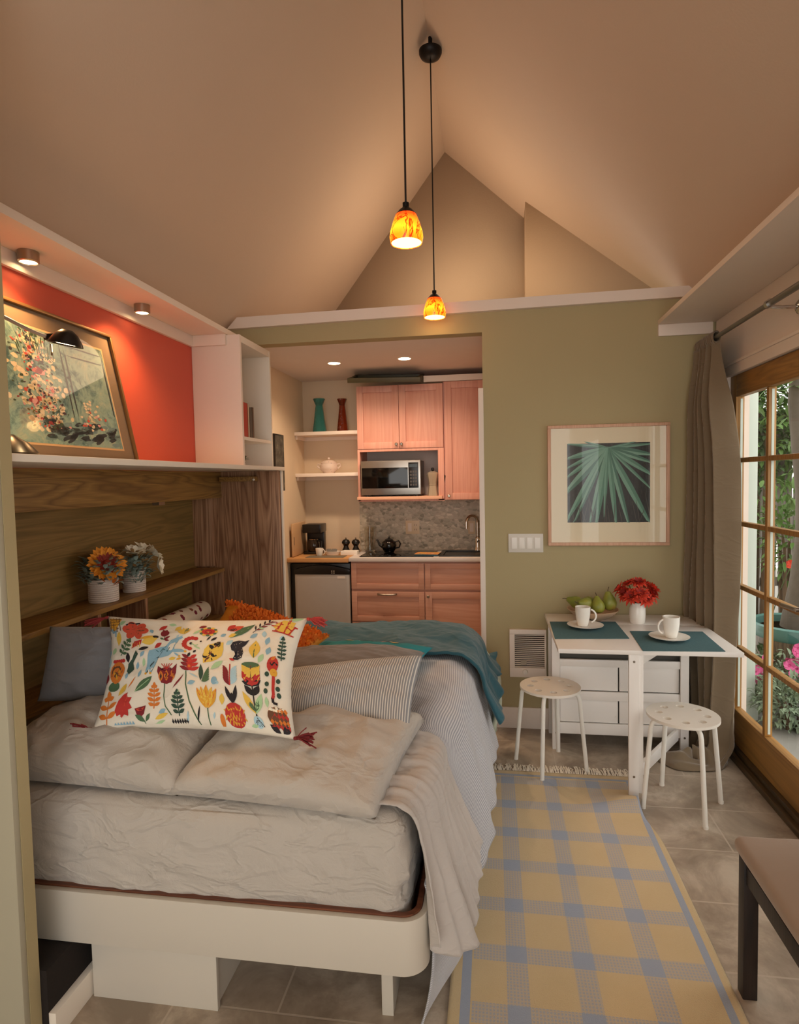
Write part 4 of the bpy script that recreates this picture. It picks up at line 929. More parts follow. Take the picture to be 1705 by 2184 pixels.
# tray lying on the cabinet
tr = thing('wooden_tray', 'dark olive framed tray lying on top of the wall cabinet', 'tray', (-.82, 5.06, uzt))
mt = Matrix.Translation(V((ux0+at_y(905, 815, UY).x)/2-.02, 5.05, uzt+.05)) @ Matrix.Rotation(rad(14), 4, 'X') @ Matrix.Rotation(rad(1.5), 4, 'Y')
b = MB(); w2, d2 = .30, .16
for a in ((-w2, w2, -d2, -d2+.03), (-w2, w2, d2-.03, d2), (-w2, -w2+.03, -d2+.03, d2-.03), (w2-.03, w2, -d2+.03, d2-.03)): b.box(*a, -.018, .02, 0, mt)
b.build('rim', M('olive_frame', '#4c4428', .5, var=.2), tr, bevel=.003); MB().box(-w2+.02, w2-.02, -d2+.02, d2-.02, -.0185, -.010, 0, mt).build('panel', M('straw_panel', '#8a7a4a', .6, var=.2, vs=20), tr)
# base cabinets
lx0, lx1, lx2 = at_y(749, 1250, LY).x, at_y(906, 1250, LY).x, -.054
bc = thing('base_cabinet', 'maple base cabinet with drawers and a door under the cooktop and sink', 'cabinet', ((lx0+lx2)/2, 5.12, 0))
MB().box(lx0, lx2, LY+.021, KB-.002, .1, CTZ-.031).build('carcass', m_pinkd, bc); MB().box(lx0, lx2, LY+.07, LY+.09, 0, .1).build('toe_kick', m_black, bc)
def zf(py): return at_y(850, py, LY).z
dt = CTZ-.045; z1, z2, z3 = zf(1257), zf(1262), zf(1326)
shaker('drawer', lx0+.004, lx1-.003, z1, dt, LY, m_pinkd, bc, .045)
shaker('drawer', lx0+.004, lx1-.003, z3, z2, LY, m_pinkd, bc, .045, None, (at_y(826, 1266, LY).x, z2-.02, .155))
shaker('drawer', lx0+.004, lx1-.003, .11, z3-.012, LY, m_pinkd, bc, .045)
shaker('false_front', lx1+.005, lx2-.003, z1, dt, LY, m_pinkd, bc, .045); shaker('door', lx1+.005, lx2-.003, .11, z2, LY, m_pinkd, bc, .055, (lx1+.03, z2-.035))
# worktops
ct = thing('worktop', 'pale grey edged worktop over the maple base cabinet', 'worktop', ((lx0+lx2)/2, 5.12, CTZ-.03))
MB().box(lx0-.012, lx2, LY-.018, KB-.0135, CTZ-.03, CTZ).build('slab', M('pale_grey_laminate', '#cfc9c6', .35), ct, bevel=.003)
bw = thing('worktop', 'butcher-block worktop over the small fridge', 'worktop', (-1.45, 5.12, CTZ-.04))
MB().box(-1.709, lx0-.014, LY-.02, KB-.001, CTZ-.038, CTZ-.004).build('slab', m_butch, bw, bevel=.003)
CT2 = CTZ-.004
ck = thing('cooktop', 'black glass cooktop set in the pale worktop', 'cooktop', (-.78, 5.1, CTZ))
MB().box(at_y(768, 1186, 4.93).x, at_y(925, 1186, 4.93).x, 4.905, 5.32, CTZ, CTZ+.006).build('glass_top', M('black_glass', '#060606', .08, var=0), ck, bevel=.002)
m_burn = M('burner_print', '#3a3836', .4)
for (x, y, r) in ((-.95, 5.0, .075), (-.7, 5.0, .06), (-.95, 5.22, .06), (-.7, 5.22, .075)): MB().lathe([(r-.004, CTZ+.0063), (r, CTZ+.0063), (r, CTZ+.0066), (r-.004, CTZ+.0066)], (x, y, 0), 32, loop=True).build('burner_ring', m_burn, ck)
sk0, sk1 = at_y(937, 1180, 4.98).x, -.085
sk = thing('sink', 'black drop-in sink at the right end of the worktop', 'sink', ((sk0+sk1)/2, 5.12, CTZ))
b = MB(); b.box(sk0, sk1, 4.93, 4.965, CTZ, CTZ+.009); b.box(sk0, sk1, 5.27, 5.34, CTZ, CTZ+.009); b.box(sk0, sk0+.035, 4.965, 5.27, CTZ, CTZ+.009); b.box(sk1-.02, sk1, 4.965, 5.27, CTZ, CTZ+.009); b.box(sk0+.035, sk1-.02, 4.965, 5.27, CTZ, CTZ+.002)
b.build('basin', M('black_sink', '#0c0b0a', .3), sk, bevel=.003)
fx = at_y(1019, 1165, 5.3).x; fa = thing('faucet', 'chrome gooseneck faucet standing on the sink rim', 'faucet', (fx, 5.305, CTZ+.009)); fz = CTZ+.0095
b = MB(); b.lathe([(0, 0), (.03, 0), (.026, .02), (.022, .03), (.022, .10), (.017, .115), (.0125, .12), (0, .12)], (fx, 5.305, fz), 24)
zt_ = at_y(1010, 1100, 5.25).z; xl_ = at_y(998, 1110, 5.2).x; r_ = .045
pts = [(fx, 5.305, fz+.11), (fx, 5.305, zt_-r_*1.3)]
for i in range(13): a = PI*i/12; pts.append((fx-(r_-r_*math.cos(a)), 5.305-(r_-r_*math.cos(a))*1.2, zt_-r_*1.3+r_*1.3*math.sin(a)))
pts.append((pts[-1][0], pts[-1][1], pts[-1][2]-.05)); b.tube(pts, .0115, 14); b.build('spout', m_chrome, fa)
MB().tube([(fx, 5.28, fz+.075), (fx+.02, 5.235, fz+.10)], [.007, .009], 10).build('lever', m_chrome, fa)
struct('wall_backsplash', MB().box(at_y(768, 1120, KB-.012).x, -.053, KB-.012, KB-.001, CTZ-.03, uzb+.01), m_pebble)
# fridge
fx0, fx1 = max(-1.70, at_y(607, 1250, LY-.01).x), lx0-.016
fr = thing('mini_fridge', 'small fridge with a silver door and black top under the butcher-block worktop', 'fridge', ((fx0+fx1)/2, 5.1, 0))
FZ = CT2-.05
MB().box(fx0, fx1, LY+.045, KB-.05, .02, FZ).build('body', m_black, fr, bevel=.004)
dx0, dx1 = at_y(629, 1250, LY-.01).x, at_y(746, 1250, LY-.01).x
MB().rbox(dx0, dx1, LY-.01, LY+.043, .05, FZ-.075, .012, 8).build('door', m_steelf, fr)
b = MB(); n = 16
prof_ = [(lerp(dx0-.004, dx1+.004, i/n), FZ-.085+.0*i) for i in range(n+1)]
top = [(lerp(dx0-.004, dx1+.004, i/n), FZ-.045+.038*math.sin(PI*i/n)) for i in range(n+1)]
b.prism(prof_+top[::-1], 'y', LY-.014, LY+.043); fb = b.build('top_band', m_black, fr, bevel=.003)
b = MB()
for i in range(4): b.box(dx0+(dx1-dx0)*.68+i%2*.018, dx0+(dx1-dx0)*.68+.008+i%2*.018, LY-.0155, LY-.0138, FZ-.075+i//2*.016, FZ-.068+i//2*.016)
b.build('indicator', m_white, fb)
MB().box(at_y(720, 1232, LY-.01).x, at_y(736, 1232, LY-.01).x, LY-.0122, LY-.0098, zf(1234), zf(1229)).build('badge', M('badge_plate', '#d8cfc4', .4), fr)
ft = MB()
for x in (fx0+.04, fx1-.04): ft.lathe([(0, 0), (.018, 0), (.018, .02), (0, .02)], (x, LY+.1, 0), 14)
ft.build('foot', m_black, fr)
# microwave
mx0, mx1 = at_y(771, 1020, UY-.02).x, at_y(898, 1020, UY-.02).x; mz0 = uzb+.039; mz1 = at_y(830, 983, UY-.02).z
mw = thing('microwave', 'stainless microwave standing in the open cabinet niche', 'microwave', ((mx0+mx1)/2, 5.2, mz0))
MB().box(mx0+.004, mx1-.002, UY-.0, KB-.06, mz0+.012, mz1).build('housing', M('microwave_grey', '#6b6661', .4, metal=.5), mw, bevel=.004)
MB().box(mx0, mx1, UY-.035, UY-.001, mz0+.012, mz1+.002).build('front_panel', m_steel, mw, bevel=.005)
W_ = mx1-mx0; H_ = mz1-mz0-.012; zb = mz0+.012
MB().box(mx0+.02*W_, mx0+.79*W_, UY-.038, UY-.034, zb+.2*H_, zb+.8*H_).build('door_window', M('smoked_glass', '#0a0909', .08, var=0), mw, bevel=.001)
cp_ = MB().box(mx0+.80*W_, mx0+.965*W_, UY-.038, UY-.034, zb+.2*H_, zb+.94*H_).build('control_panel', m_black, mw, bevel=.001)
b = MB()
for r in range(5):
    for c_ in range(3): b.box(mx0+(.825+.043*c_)*W_, mx0+(.855+.043*c_)*W_, UY-.0395, UY-.0378, zb+(.26+.095*r)*H_, zb+(.32+.095*r)*H_)
b.build('buttons', M('grey_button', '#4b4846', .5), cp_)
b = MB(); b.box(mx0+.815*W_, mx0+.95*W_, UY-.0392, UY-.0378, zb+.8*H_, zb+.89*H_); b.build('display', M('dark_display', '#1b2320', .2), cp_)
b = MB(); [b.lathe([(0, 0), (.012, 0), (.012, .0125), (0, .0125)], (x, y, mz0), 12) for x in (mx0+.04, mx1-.04) for y in (UY+.02, KB-.1)]; b.build('foot', m_black, mw)
# moka pot
kx = at_y(924, 1040, 5.10).x; kz = uzb+.0385
mk = thing('moka_pot', 'aluminium stovetop coffee pot beside the microwave', 'coffee pot', (kx, 5.10, kz)); m_alu = M('aluminium', '#c4b8a6', .35, metal=.6, var=.04)
MB().lathe([(0, 0), (.047, 0), (.047, .006), (.036, .085), (.038, .09), (.038, .098), (0, .098)], (kx, 5.1, kz), 8).build('boiler', m_alu, mk, smooth=0)
MB().lathe([(0, .0985), (.036, .0985), (.05, .18), (.05, .184), (0, .184)], (kx, 5.1, kz), 8).build('jug', m_alu, mk, smooth=0)
ld = MB().lathe([(.05, .1845), (.05, .19), (.018, .205), (0, .206)], (kx, 5.1, kz), 8).build('lid', m_alu, mk, smooth=0)
MB().lathe([(0, .206), (.008, .206), (.014, .22), (.011, .234), (0, .237)], (kx, 5.1, kz), 14).build('knob', m_black, ld)
b = MB(); b.tube([(kx+.045, 5.1, kz+.178), (kx+.085, 5.098, kz+.182), (kx+.097, 5.097, kz+.165), (kx+.088, 5.097, kz+.105)], [.008, .009, .011, .009], 10); b.build('handle', m_black, mk)
b = MB(); b.add([V(kx-.045, 5.085, kz+.175), V(kx-.045, 5.115, kz+.175), V(kx-.068, 5.1, kz+.178), V(kx-.044, 5.1, kz+.145)], [(0, 1, 2), (0, 2, 3), (1, 3, 2)]); b.build('spout', m_alu, mk, smooth=0)
# floating shelves, vases, tureen
SY0 = 5.13
def fshelf(py, label, dark):
    z = at_y(690, py, SY0).z; r = thing('floating_shelf', label, 'shelf', (-1.44, 5.27, z-.03), 'floating kitchen shelves')
    MB().box(-1.709, ux0-.003, SY0, KB-.001, z-.03, z).build('board', m_white2, r, bevel=.002)
    MB().box(-1.709, -1.69, SY0+.03, KB-.001, z-.062, z-.0305).build('cleat', m_white2, r); MB().box(-1.69, ux0-.003, KB-.02, KB-.001, z-.062, z-.0305).build('cleat', m_white2, r)
    return z
za = fshelf(920, 'upper white floating shelf carrying the two glass vases', 0); zb_ = fshelf(1009, 'lower white floating shelf carrying the lidded tureen', 0)
def vase(px, label, color, w):
    x = at_y(px, 900, 5.24).x; h = at_y(px, 852, 5.24).z-za; r = thing('glass_vase', label, 'vase', (x, 5.24, za), 'bubbled glass vases')
    t = NT('bubble_glass'); c = t.coord(); vv = t.n('ShaderNodeTexVoronoi', Vector=c, Scale=60.0)
    t.bsdf(color, .08, 0, t.bump(vv.outputs[0], .5, .006), Transmission_Weight=.7, IOR=1.45)
    pr = [(0, 0), (w, 0), (w*1.0, .01), (w*.55, h*.76), (w*.5, h*.82), (w*.82, h*.985), (w*.84, h), (w*.76, h), (w*.44, h*.82), (0, h*.8)]
    MB().lathe(pr, (x, 5.24, za), 8, 0, Matrix.Rotation(rad(22.5), 3, 'Z')).build('body', t.m, r, smooth=0, bevel=.002)
    MB().lathe([(w*.76, h+.0005), (w*.86, h+.0005), (w*.87, h+.005), (w*.76, h+.005)], (x, 5.24, za), 8, 0, Matrix.Rotation(rad(22.5), 3, 'Z'), True).build('rim', t.m, r, smooth=0)
vase(682, 'teal bubbled glass vase on the upper kitchen shelf', '#4db3ae', .062); vase(731, 'dark amber bubbled glass vase on the upper kitchen shelf', '#9a3a1a', .050)
x = at_y(702, 990, 5.24).x; r = thing('tureen', 'small white lidded tureen on the lower kitchen shelf', 'pot', (x, 5.24, zb_))
t = NT('dotted_ceramic'); c = t.coord(); vv = t.n('ShaderNodeTexVoronoi', Vector=c, Scale=42.0, Randomness=.6)
t.bsdf(t.mix(t.math('LESS_THAN', vv.outputs[0], .16), '#d5c3b6', '#8c7f86'), .3); m_dot = t.m
MB().lathe([(0, 0), (.05, 0), (.055, .012), (.075, .03), (.08, .055), (.072, .085), (.066, .085), (.07, .055), (0, .03)], (x, 5.24, zb_), 32).build('bowl', m_dot, r)
ld = MB().lathe([(.071, .0855), (.072, .09), (.05, .108), (.02, .116), (0, .117)], (x, 5.24, zb_), 32).build('lid', m_dot, r)
MB().lathe([(0, .117), (.008, .117), (.013, .128), (.009, .138), (0, .14)], (x, 5.24, zb_), 16).build('knob', m_dot, ld)
for s in (-1, 1): MB().tube([(x+s*.07, 5.24, zb_+.075), (x+s*.1, 5.24, zb_+.082), (x+s*.105, 5.24, zb_+.06), (x+s*.08, 5.24, zb_+.04)], .007, 10).build('handle', m_dot, r)
# things on the worktops
cb = thing('cutting_board', 'pale cutting board leaning on the nook wall at the left of the counter', 'board', (-1.68, 5.15, CT2))
ya, yb2 = 4.91, 5.26
b = MB(); b.rbox(-1.69, -1.672, ya, yb2, CT2+.002, CT2+.285, .008, 4); b.build('board', M('pale_beech', '#c3a079', .5, var=.06), cb)
MB().box(-1.671, -1.6705, ya+.02, ya+.03, CT2+.10, CT2+.17).build('handle_slot', m_black, cb)
ym = 5.2
def X_(px, y=ym): return at_y(px, 1150, y).x
x0, x1 = X_(653), X_(690); cm = thing('coffee_maker', 'black drip coffee maker on the butcher-block worktop', 'coffee maker', ((x0+x1)/2, ym, CT2)); zt_ = at_y(670, 1117, ym).z
b = MB(); b.box(x0, x1, ym-.09, ym+.09, CT2, CT2+.025); b.box(x0, x1, ym+.03, ym+.09, CT2+.025, zt_-.075); b.box(x0-.004, x1+.004, ym-.09, ym+.095, zt_-.075, zt_); b.build('housing', m_black, cm, bevel=.008)
cf = MB().lathe([(0, .0), (.05, .0), (.058, .03), (.055, .075), (.042, .1), (.04, .1), (.052, .07), (0, .01)], ((x0+x1)/2, ym-.035, CT2+.027), 28).build('carafe', M('carafe_glass', '#241a14', .06, var=0), cm)
MB().tube([((x0+x1)/2+.04, ym-.06, CT2+.12), ((x0+x1)/2+.085, ym-.08, CT2+.115), ((x0+x1)/2+.085, ym-.08, CT2+.06), ((x0+x1)/2+.055, ym-.06, CT2+.05)], .007, 10).build('handle', m_black, cf)
MB().lathe([(.041, .1005), (.043, .106), (0, .112)], ((x0+x1)/2, ym-.035, CT2+.027), 24).build('lid', m_chrome, cf)
def handle_mug(x, y, z, r, h, label, m, ang, cat='mug', name='mug', group=None):
    o = thing(name, label, cat, (x, y, z), group)
    MB().lathe([(0, 0), (r*.62, 0), (r*.68, .004), (r*.86, h*.35), (r*.97, h*.7), (r, h), (r-.004, h), (r*.9, h*.6), (r*.75, h*.2), (0, .008)], (x, y, z), 36).build('body', m, o)
    ca, sa = math.cos(ang), math.sin(ang); P = []
    for i in range(13): a = lerp(-1.25, 1.35, i/12); rr = h*.34; d = r*.86+rr*.95*math.cos(a); P.append((x+ca*d, y+sa*d, z+h*.53+rr*math.sin(a)))
    MB().tube(P, h*.045, 10).build('handle', m, o); return o
handle_mug(X_(681, 5.02), 5.02, CT2, .034, .066, 'small white creamer jug in front of the coffee maker', m_ceram, -.2, 'jug', 'creamer')
x = X_(709, 5.08); o = thing('serving_dish', 'oval white dish of sugar sachets beside the creamer jug', 'dish', (x, 5.08, CT2)); sc_ = Matrix.Diagonal((1.5, .8, 1))
MB().lathe([(0, .0), (.035, 0), (.044, .02), (.05, .034), (.046, .034), (.038, .012), (0, .008)], (x, 5.08, CT2), 30, 0, sc_).build('bowl', m_ceram, o)
b = MB(); random.seed(3)
for i in range(12): xx = x+random.uniform(-.045, .045); mt = Matrix.Translation(V(xx, 5.08+random.uniform(-.012, .012), CT2+.035)) @ Matrix.Rotation(random.uniform(-.6, .6), 4, 'Y'); b.box(-.009, .009, -.002, .002, -.018, .018, 0, mt)
b.build('sachets', M('grey_sachet', '#8d8880', .6, var=.3), o)
x0, x1 = X_(730, 5.1), X_(763, 5.1); o = thing('serving_dish', 'rectangular white dish in front of the two black mills', 'dish', ((x0+x1)/2, 5.1, CT2))
b = MB(); b.box(x0, x1, 5.06, 5.14, CT2, CT2+.008); b.box(x0, x1, 5.055, 5.06, CT2, CT2+.036); b.box(x0, x1, 5.14, 5.145, CT2, CT2+.036); b.box(x0-.005, x0, 5.055, 5.145, CT2, CT2+.036); b.box(x1, x1+.005, 5.055, 5.145, CT2, CT2+.036); b.build('tray', m_ceram, o, bevel=.002)
for px, lb in ((738, 'black pepper mill on the counter, the left of the two'), (759, 'black salt mill on the counter, the right of the two')):
    x = X_(px, 5.24); o = thing('mill', lb, 'mill', (x, 5.24, CT2), 'black mills'); zt_ = .135
    MB().lathe([(0, 0), (.036, 0), (.036, .02), (.022, .05), (.02, .062), (.028, .07)], (x, 5.24, CT2), 24).build('base', m_black, o)
    MB().lathe([(.024, .0705), (.036, .085), (.036, .1), (.024, .116), (.01, .12), (0, .121)], (x, 5.24, CT2), 24).build('head', m_black, o); MB().lathe([(0, .121), (.006, .122), (.008, .131), (0, .137)], (x, 5.24, CT2), 12).build('knob', m_nickel, o)
mx = thing('counter_mat', 'grey woven mat on the butcher-block worktop', 'mat', (-1.5, 4.97, CT2)); MB().box(X_(655, 4.95), X_(735, 4.95), 4.885, 5.03, CT2, CT2+.003).build('mat', M('grey_mat', '#6d6453', .95, var=.3, vs=160), mx)
x = X_(789, 5.26); o = thing('glass_jug', 'clear glass jug beside the black teapot', 'jug', (x, 5.26, CTZ+.0066)); h = at_y(789, 1125, 5.26).z-CTZ
MB().lathe([(0, 0), (.045, 0), (.046, .01), (.044, h*.7), (.048, h*.9), (.052, h), (.049, h), (.041, h*.7), (.042, .012), (0, .01)], (x, 5.26, CTZ+.0068), 32).build('body', glassy('clear_glass', '#f4f4f0'), o)
MB().tube([(x-.046, 5.25, CTZ+h*.85), (x-.08, 5.24, CTZ+h*.85), (x-.085, 5.24, CTZ+h*.6), (x-.045, 5.25, CTZ+h*.42)], .006, 10).build('handle', glassy('clear_glass', '#f4f4f0'), o)
x = X_(830, 5.2); tz = CTZ+.0068; o = thing('teapot', 'round black teapot standing on the cooktop', 'teapot', (x, 5.2, tz)); R_ = .066
MB().lathe([(0, 0), (.042, 0), (.044, .006), (.06, .03), (R_, .058), (.058, .088), (.035, .106), (0, .108)], (x, 5.2, tz), 36).build('body', M('black_glaze', '#0b0a0b', .15, var=0), o)
ld = MB().lathe([(.036, .1065), (.034, .112), (.016, .12), (0, .121)], (x, 5.2, tz), 28).build('lid', m_black, o); MB().lathe([(0, .121), (.007, .121), (.011, .131), (.007, .138), (0, .139)], (x, 5.2, tz), 14).build('knob', m_black, ld)
MB().tube([(x-.055, 5.2, tz+.045), (x-.085, 5.2, tz+.065), (x-.1, 5.2, tz+.1), (x-.112, 5.2, tz+.108)], [.016, .011, .008, .007], 12).build('spout', m_black, o)
MB().tube([(x+.055, 5.2, tz+.09), (x+.085, 5.2, tz+.1), (x+.1, 5.2, tz+.075), (x+.09, 5.2, tz+.042), (x+.058, 5.2, tz+.035)], .007, 10).build('handle', m_black, o)
x0 = X_(886, 5.0); o = thing('booklet', 'colourful booklet lying between cooktop and sink', 'book', (x0+.09, 5.02, CTZ+.0066)); z = CTZ+.0068
mt = Matrix.Translation(V(x0+.10, 5.03, z)) @ Matrix.Rotation(rad(-6), 4, 'Z')
t = NT('booklet_cover'); c = t.coord(); t.bsdf(t.ramp(t.noise(c, 26, 3), [(.3, '2f6a80'), (.45, 'd8a43c'), (.6, 'c7682f'), (.75, 'e6d9b8')]), .4)
MB().box(-.1, .1, -.075, .075, .009, .011, 0, mt).build('cover', t.m, o); MB().box(-.098, .098, -.073, .073, 0, .0088, 0, mt).build('pages', M('blue_pages', '#3d6c80', .7), o)
def plate(px0, px1, py0, py1, y, label, name='outlet', m=None):
    p0, p1 = at_y(px0, py1, y), at_y(px1, py0, y); o = thing(name, label, 'outlet', ((p0.x+p1.x)/2, y, p0.z))
    MB().box(p0.x, p1.x, y-.007, y, p0.z, p1.z).build('plate', m or M('almond_plate', '#dbc6a6', .4), o, bevel=.002); return o, p0, p1
yp = KB-.0125
o, p0, p1 = plate(866, 895, 1110, 1139, yp, 'almond double outlet plate in the pebble backsplash')
w = p1.x-p0.x; h = p1.z-p0.z
sw = MB().box(p0.x+.3*w-.017, p0.x+.3*w+.017, yp-.0095, yp-.007, p0.z+.2*h, p1.z-.2*h).build('rocker', m_white2, o, bevel=.001)
b = MB()
for zc in (.33, .67):
    for dx in (-.007, .007): b.box(p0.x+.72*w+dx-.0015, p0.x+.72*w+dx+.0015, yp-.0078, yp-.0069, p0.z+zc*h-.008, p0.z+zc*h+.008)
b.build('slots', m_black, o)
o, p0, p1 = plate(999, 1014, 1111, 1139, yp, 'narrow almond outlet plate behind the faucet'); b = MB(); b.box((p0.x+p1.x)/2-.016, (p0.x+p1.x)/2+.016, yp-.009, yp-.007, p0.z+.02, p1.z-.02); b.build('socket_face', m_white2, o, bevel=.002)
# dark picture on the nook's left wall
y0, y1 = at_x(583, 980, -1.705).y, at_x(603, 980, -1.705).y; z0, z1 = at_x(600, 1047, -1.705).z, at_x(595, 927, -1.705).z
o = thing('picture', 'narrow dark picture on the left wall of the kitchen nook', 'picture', (-1.70, (y0+y1)/2, z0)); MB().box(-1.709, -1.69, y0, y1, z0, z1).build('frame', m_black, o, bevel=.002)
t = NT('dark_print'); c = t.coord(); t.bsdf(t.ramp(t.noise(c, 14, 5, .7), [(.3, '12100f'), (.55, '4b4a42'), (.75, '8a8474')]), .5); MB().box(-1.69, -1.689, y0+.012, y1-.012, z0+.012, z1-.012).build('print', t.m, o)
# recessed downlights
for i, (px, py) in enumerate(((713, 774), (863, 764))):
    p = at_z(px, py, 2.505); r = thing('downlight', ['lit recessed downlight in the kitchen ceiling, the left of the two', 'lit recessed downlight in the kitchen ceiling, the right of the two'][i], 'light', (p.x, p.y, 2.505), 'kitchen downlights')
    MB().lathe([(.046, 2.5045), (.056, 2.5045), (.056, 2.501), (.046, 2.5005)], (p.x, p.y, 0), 32, loop=True).build('trim_ring', m_white, r); MB().lathe([(0, 2.5035), (.0455, 2.5035), (.0455, 2.5), (0, 2.4995)], (p.x, p.y, 0), 28).build('lens', m_bulbc, r)
# ------------------------------------------------------------------ pendants
t = NT('amber_glass'); c = t.coord(); n1 = t.noise(c, 9, 5, .6, 1.4)
vein = t.ramp(t.math('ABSOLUTE', t.math('SUBTRACT', n1, .5)), [(.0, '9a3a08'), (.012, 'e06a10'), (.03, 'ffffff')])
lwt = t.n('ShaderNodeLayerWeight', Blend=.35)
spz = t.n('ShaderNodeSeparateXYZ', Vector=t.coord('Generated')); glow_grd = t.ramp(t.math('ADD', spz.outputs[2], t.math('MULTIPLY', t.math('SUBTRACT', n1, .5), .5)), [(.1, 'ff7a10'), (.4, 'ffa81c'), (.7, 'ff8412'), (.95, 'e0400a')])  # vertical gradient paints the bulb's glow into the shade colour
vein = t.mix(1.0, vein, glow_grd, 'MULTIPLY')
b_ = t.n('ShaderNodeBsdfPrincipled', Roughness=.25); t.t.links.new(vein, b_.inputs['Base Color'])
t.t.links.new(vein, b_.inputs['Emission Color']); b_.inputs['Emission Strength'].default_value = .95
t.shader(b_.outputs[0]); m_amb = t.m
m_ambin = glow('lit_inner_glass', '#ffd88a', 1.6)
def pendant(px, py, y, label):
    p = at_y(px, py, y); p.x = -.335; zb = p.z; ct = rz(p.x) if p.x > RX else lz(p.x)
    r = thing('pendant_light', label, 'pendant lamp', (p.x, y, ct-.07), 'amber pendant lights')
    h = .13
    MB().lathe([(0, ct-.128), (.03, ct-.126), (.058, ct-.112), (.068, ct-.092), (.068, ct-.078), (.012, ct-.072), (.012, ct-.002), (0, ct-.002)], (p.x, y, 0), 32).build('canopy', m_blackm, r)
    MB().tube([(p.x, y, ct-.125), (p.x, y, zb+h+.03)], .0042, 10).build('cord', m_black, r)
    MB().lathe([(.008, zb+h+.032), (.013, zb+h+.03), (.013, zb+h+.012), (.028, zb+h), (.043, zb+h-.018), (.04, zb+h-.018), (0, zb+h-.006)], (p.x, y, 0), 28).build('cap', m_blackm, r)
    sh_ = MB().lathe([(.0425, zb+h-.0185), (.055, zb+h*.62), (.0655, zb+h*.35), (.0685, zb+h*.18), (.064, zb), (.0615, zb), (.066, zb+h*.18), (.063, zb+h*.35), (.053, zb+h*.62), (.041, zb+h-.0185)], (p.x, y, 0), 40).build('shade', m_amb, r)
    MB().lathe([(.0612, zb+.0025), (.0635, zb+h*.18), (.06, zb+h*.35), (.05, zb+h*.62), (.03, zb+h-.02), (0, zb+h-.019)], (p.x, y, 0), 32, nocap=True).build('inner_glass', m_ambin, sh_)
    return p.x, y, zb
PEN = [pendant(866, 519, 2.5, 'amber glass pendant on a black cord, the nearer and larger one'), pendant(933, 677, 3.72, 'amber glass pendant on a black cord, the farther one in front of the kitchen wall')]
# ------------------------------------------------------------------ dining table
TT = .747; tx0, tx1 = .312, 1.15; ty0, tym, ty1 = 3.045, 3.585, 3.84
tb = thing('gateleg_table', 'white gateleg table with a raised leaf under the framed print', 'table', (.73, 3.45, 0))
MB().box(tx0, tx1, tym+.001, ty1, TT-.022, TT).build('fixed_top', m_tabl, tb, bevel=.002)
MB().box(tx0, tx1+.02, ty0, tym-.001, TT-.022, TT).build('leaf', m_tabl, tb, bevel=.002)
lx0_, lx1_ = .33, 1.085
for x in (lx0_, lx1_-.045):
    for y in (3.575, 3.80): MB().box(x, x+.045, y, y+.022, 0, TT-.0225).build('leg', m_tabl, tb, bevel=.002)
def ztab(cy): return at_y(1300, 1180+cy/2.603, 3.60).z
for a, c_ in ((590, 630), (768, 815), (945, 1005)):
    MB().box(lx0_+.045, lx1_-.045, 3.585, 3.605, max(.03, ztab(c_)), min(TT-.023, ztab(a))).build('rail', m_tabl, tb, bevel=.0015)
MB().box(lx0_+.03, lx1_-.03, 3.625, 3.80, ztab(1000), TT-.023).build('carcass', M('drawer_gap_shade', '#4a463f', .6), tb)  # carcass coloured dark to stand in for shade in the drawer gaps
xg = at_y(1320, 1480, 3.6).x
for (a, c_) in ((632, 764), (818, 942)):
    for (x0, x1) in ((lx0_+.048, xg-.004), (xg+.004, lx1_-.048)):
        d = MB().box(x0, x1, 3.598, 3.618, ztab(c_), ztab(a)).build('drawer', m_tabl, tb, bevel=.002)
        kx_ = x1-.012 if x1 < xg+.02 else x0+.012; MB().lathe([(0, -.004), (.005, -.004), (.005, .001), (0, .001)], (kx_, 3.597, lerp(ztab(c_), ztab(a), .3)), 10, 0, Matrix.Rotation(rad(90), 3, 'X')).build('screw_cap', m_lam, d)
gx = .672
g = MB(); g.box(gx-.024, gx+.024, 3.05, 3.072, 0, TT-.0225); g.box(gx+.0245, gx+.045, 3.055, 3.11, 0.03, TT-.0225); g.build('gate_leg', m_tabl, tb, bevel=.002)
hx, hy = lx1_-.07, 3.56
for z in (.125, TT-.056): MB().bar((gx+.03, 3.09, z), (hx, hy, z), .02, .062).build('gate_rail', m_tabl, tb, bevel=.002)
ry = Matrix.Rotation(rad(90), 3, 'X')
for (x, y, z) in ((gx, 3.05, .115), (gx, 3.05, .69), (lx0_+.022, 3.575, .10), (lx1_-.022, 3.575, .10)): MB().lathe([(.0, 0), (.006, 0), (.006, .0012), (0, .0012)], (x, y, z), 12, 0, ry).build('bolt', m_nickel, tb)
def quad_px(pts, z): return [at_z(x, y, z) for x, y in pts]
t = NT('woven_placemat'); c = t.coord(); wv = t.noise(t.coord(scale=(90, 500, 1)), 1, 2)
t.bsdf(t.mix(wv, '#2c4d55', '#52767a'), .95, 0, t.bump(wv, .4, .002)); m_pm = t.m
def placemat(pts, label):
    q = quad_px(pts, TT); o = MB(); o.add(q+[p+V(0, 0, .0025) for p in q], [(3, 2, 1, 0), (4, 5, 6, 7), (0, 1, 5, 4), (1, 2, 6, 5), (2, 3, 7, 6), (3, 0, 4, 7)])
    o.v = [p+V(0, 0, .0003) for p in o.v]; tag(o.build('placemat', m_pm, None), label, 'placemat', 'teal placemats')
placemat([(1343, 1362.5), (1184, 1363), (1173, 1326.5), (1313, 1326.5)], 'woven teal placemat nearer the wall heater')
placemat([(1548, 1390), (1372, 1389), (1344, 1346.5), (1499, 1348)], 'woven teal placemat nearer the glazed door')
zt = TT+.0032
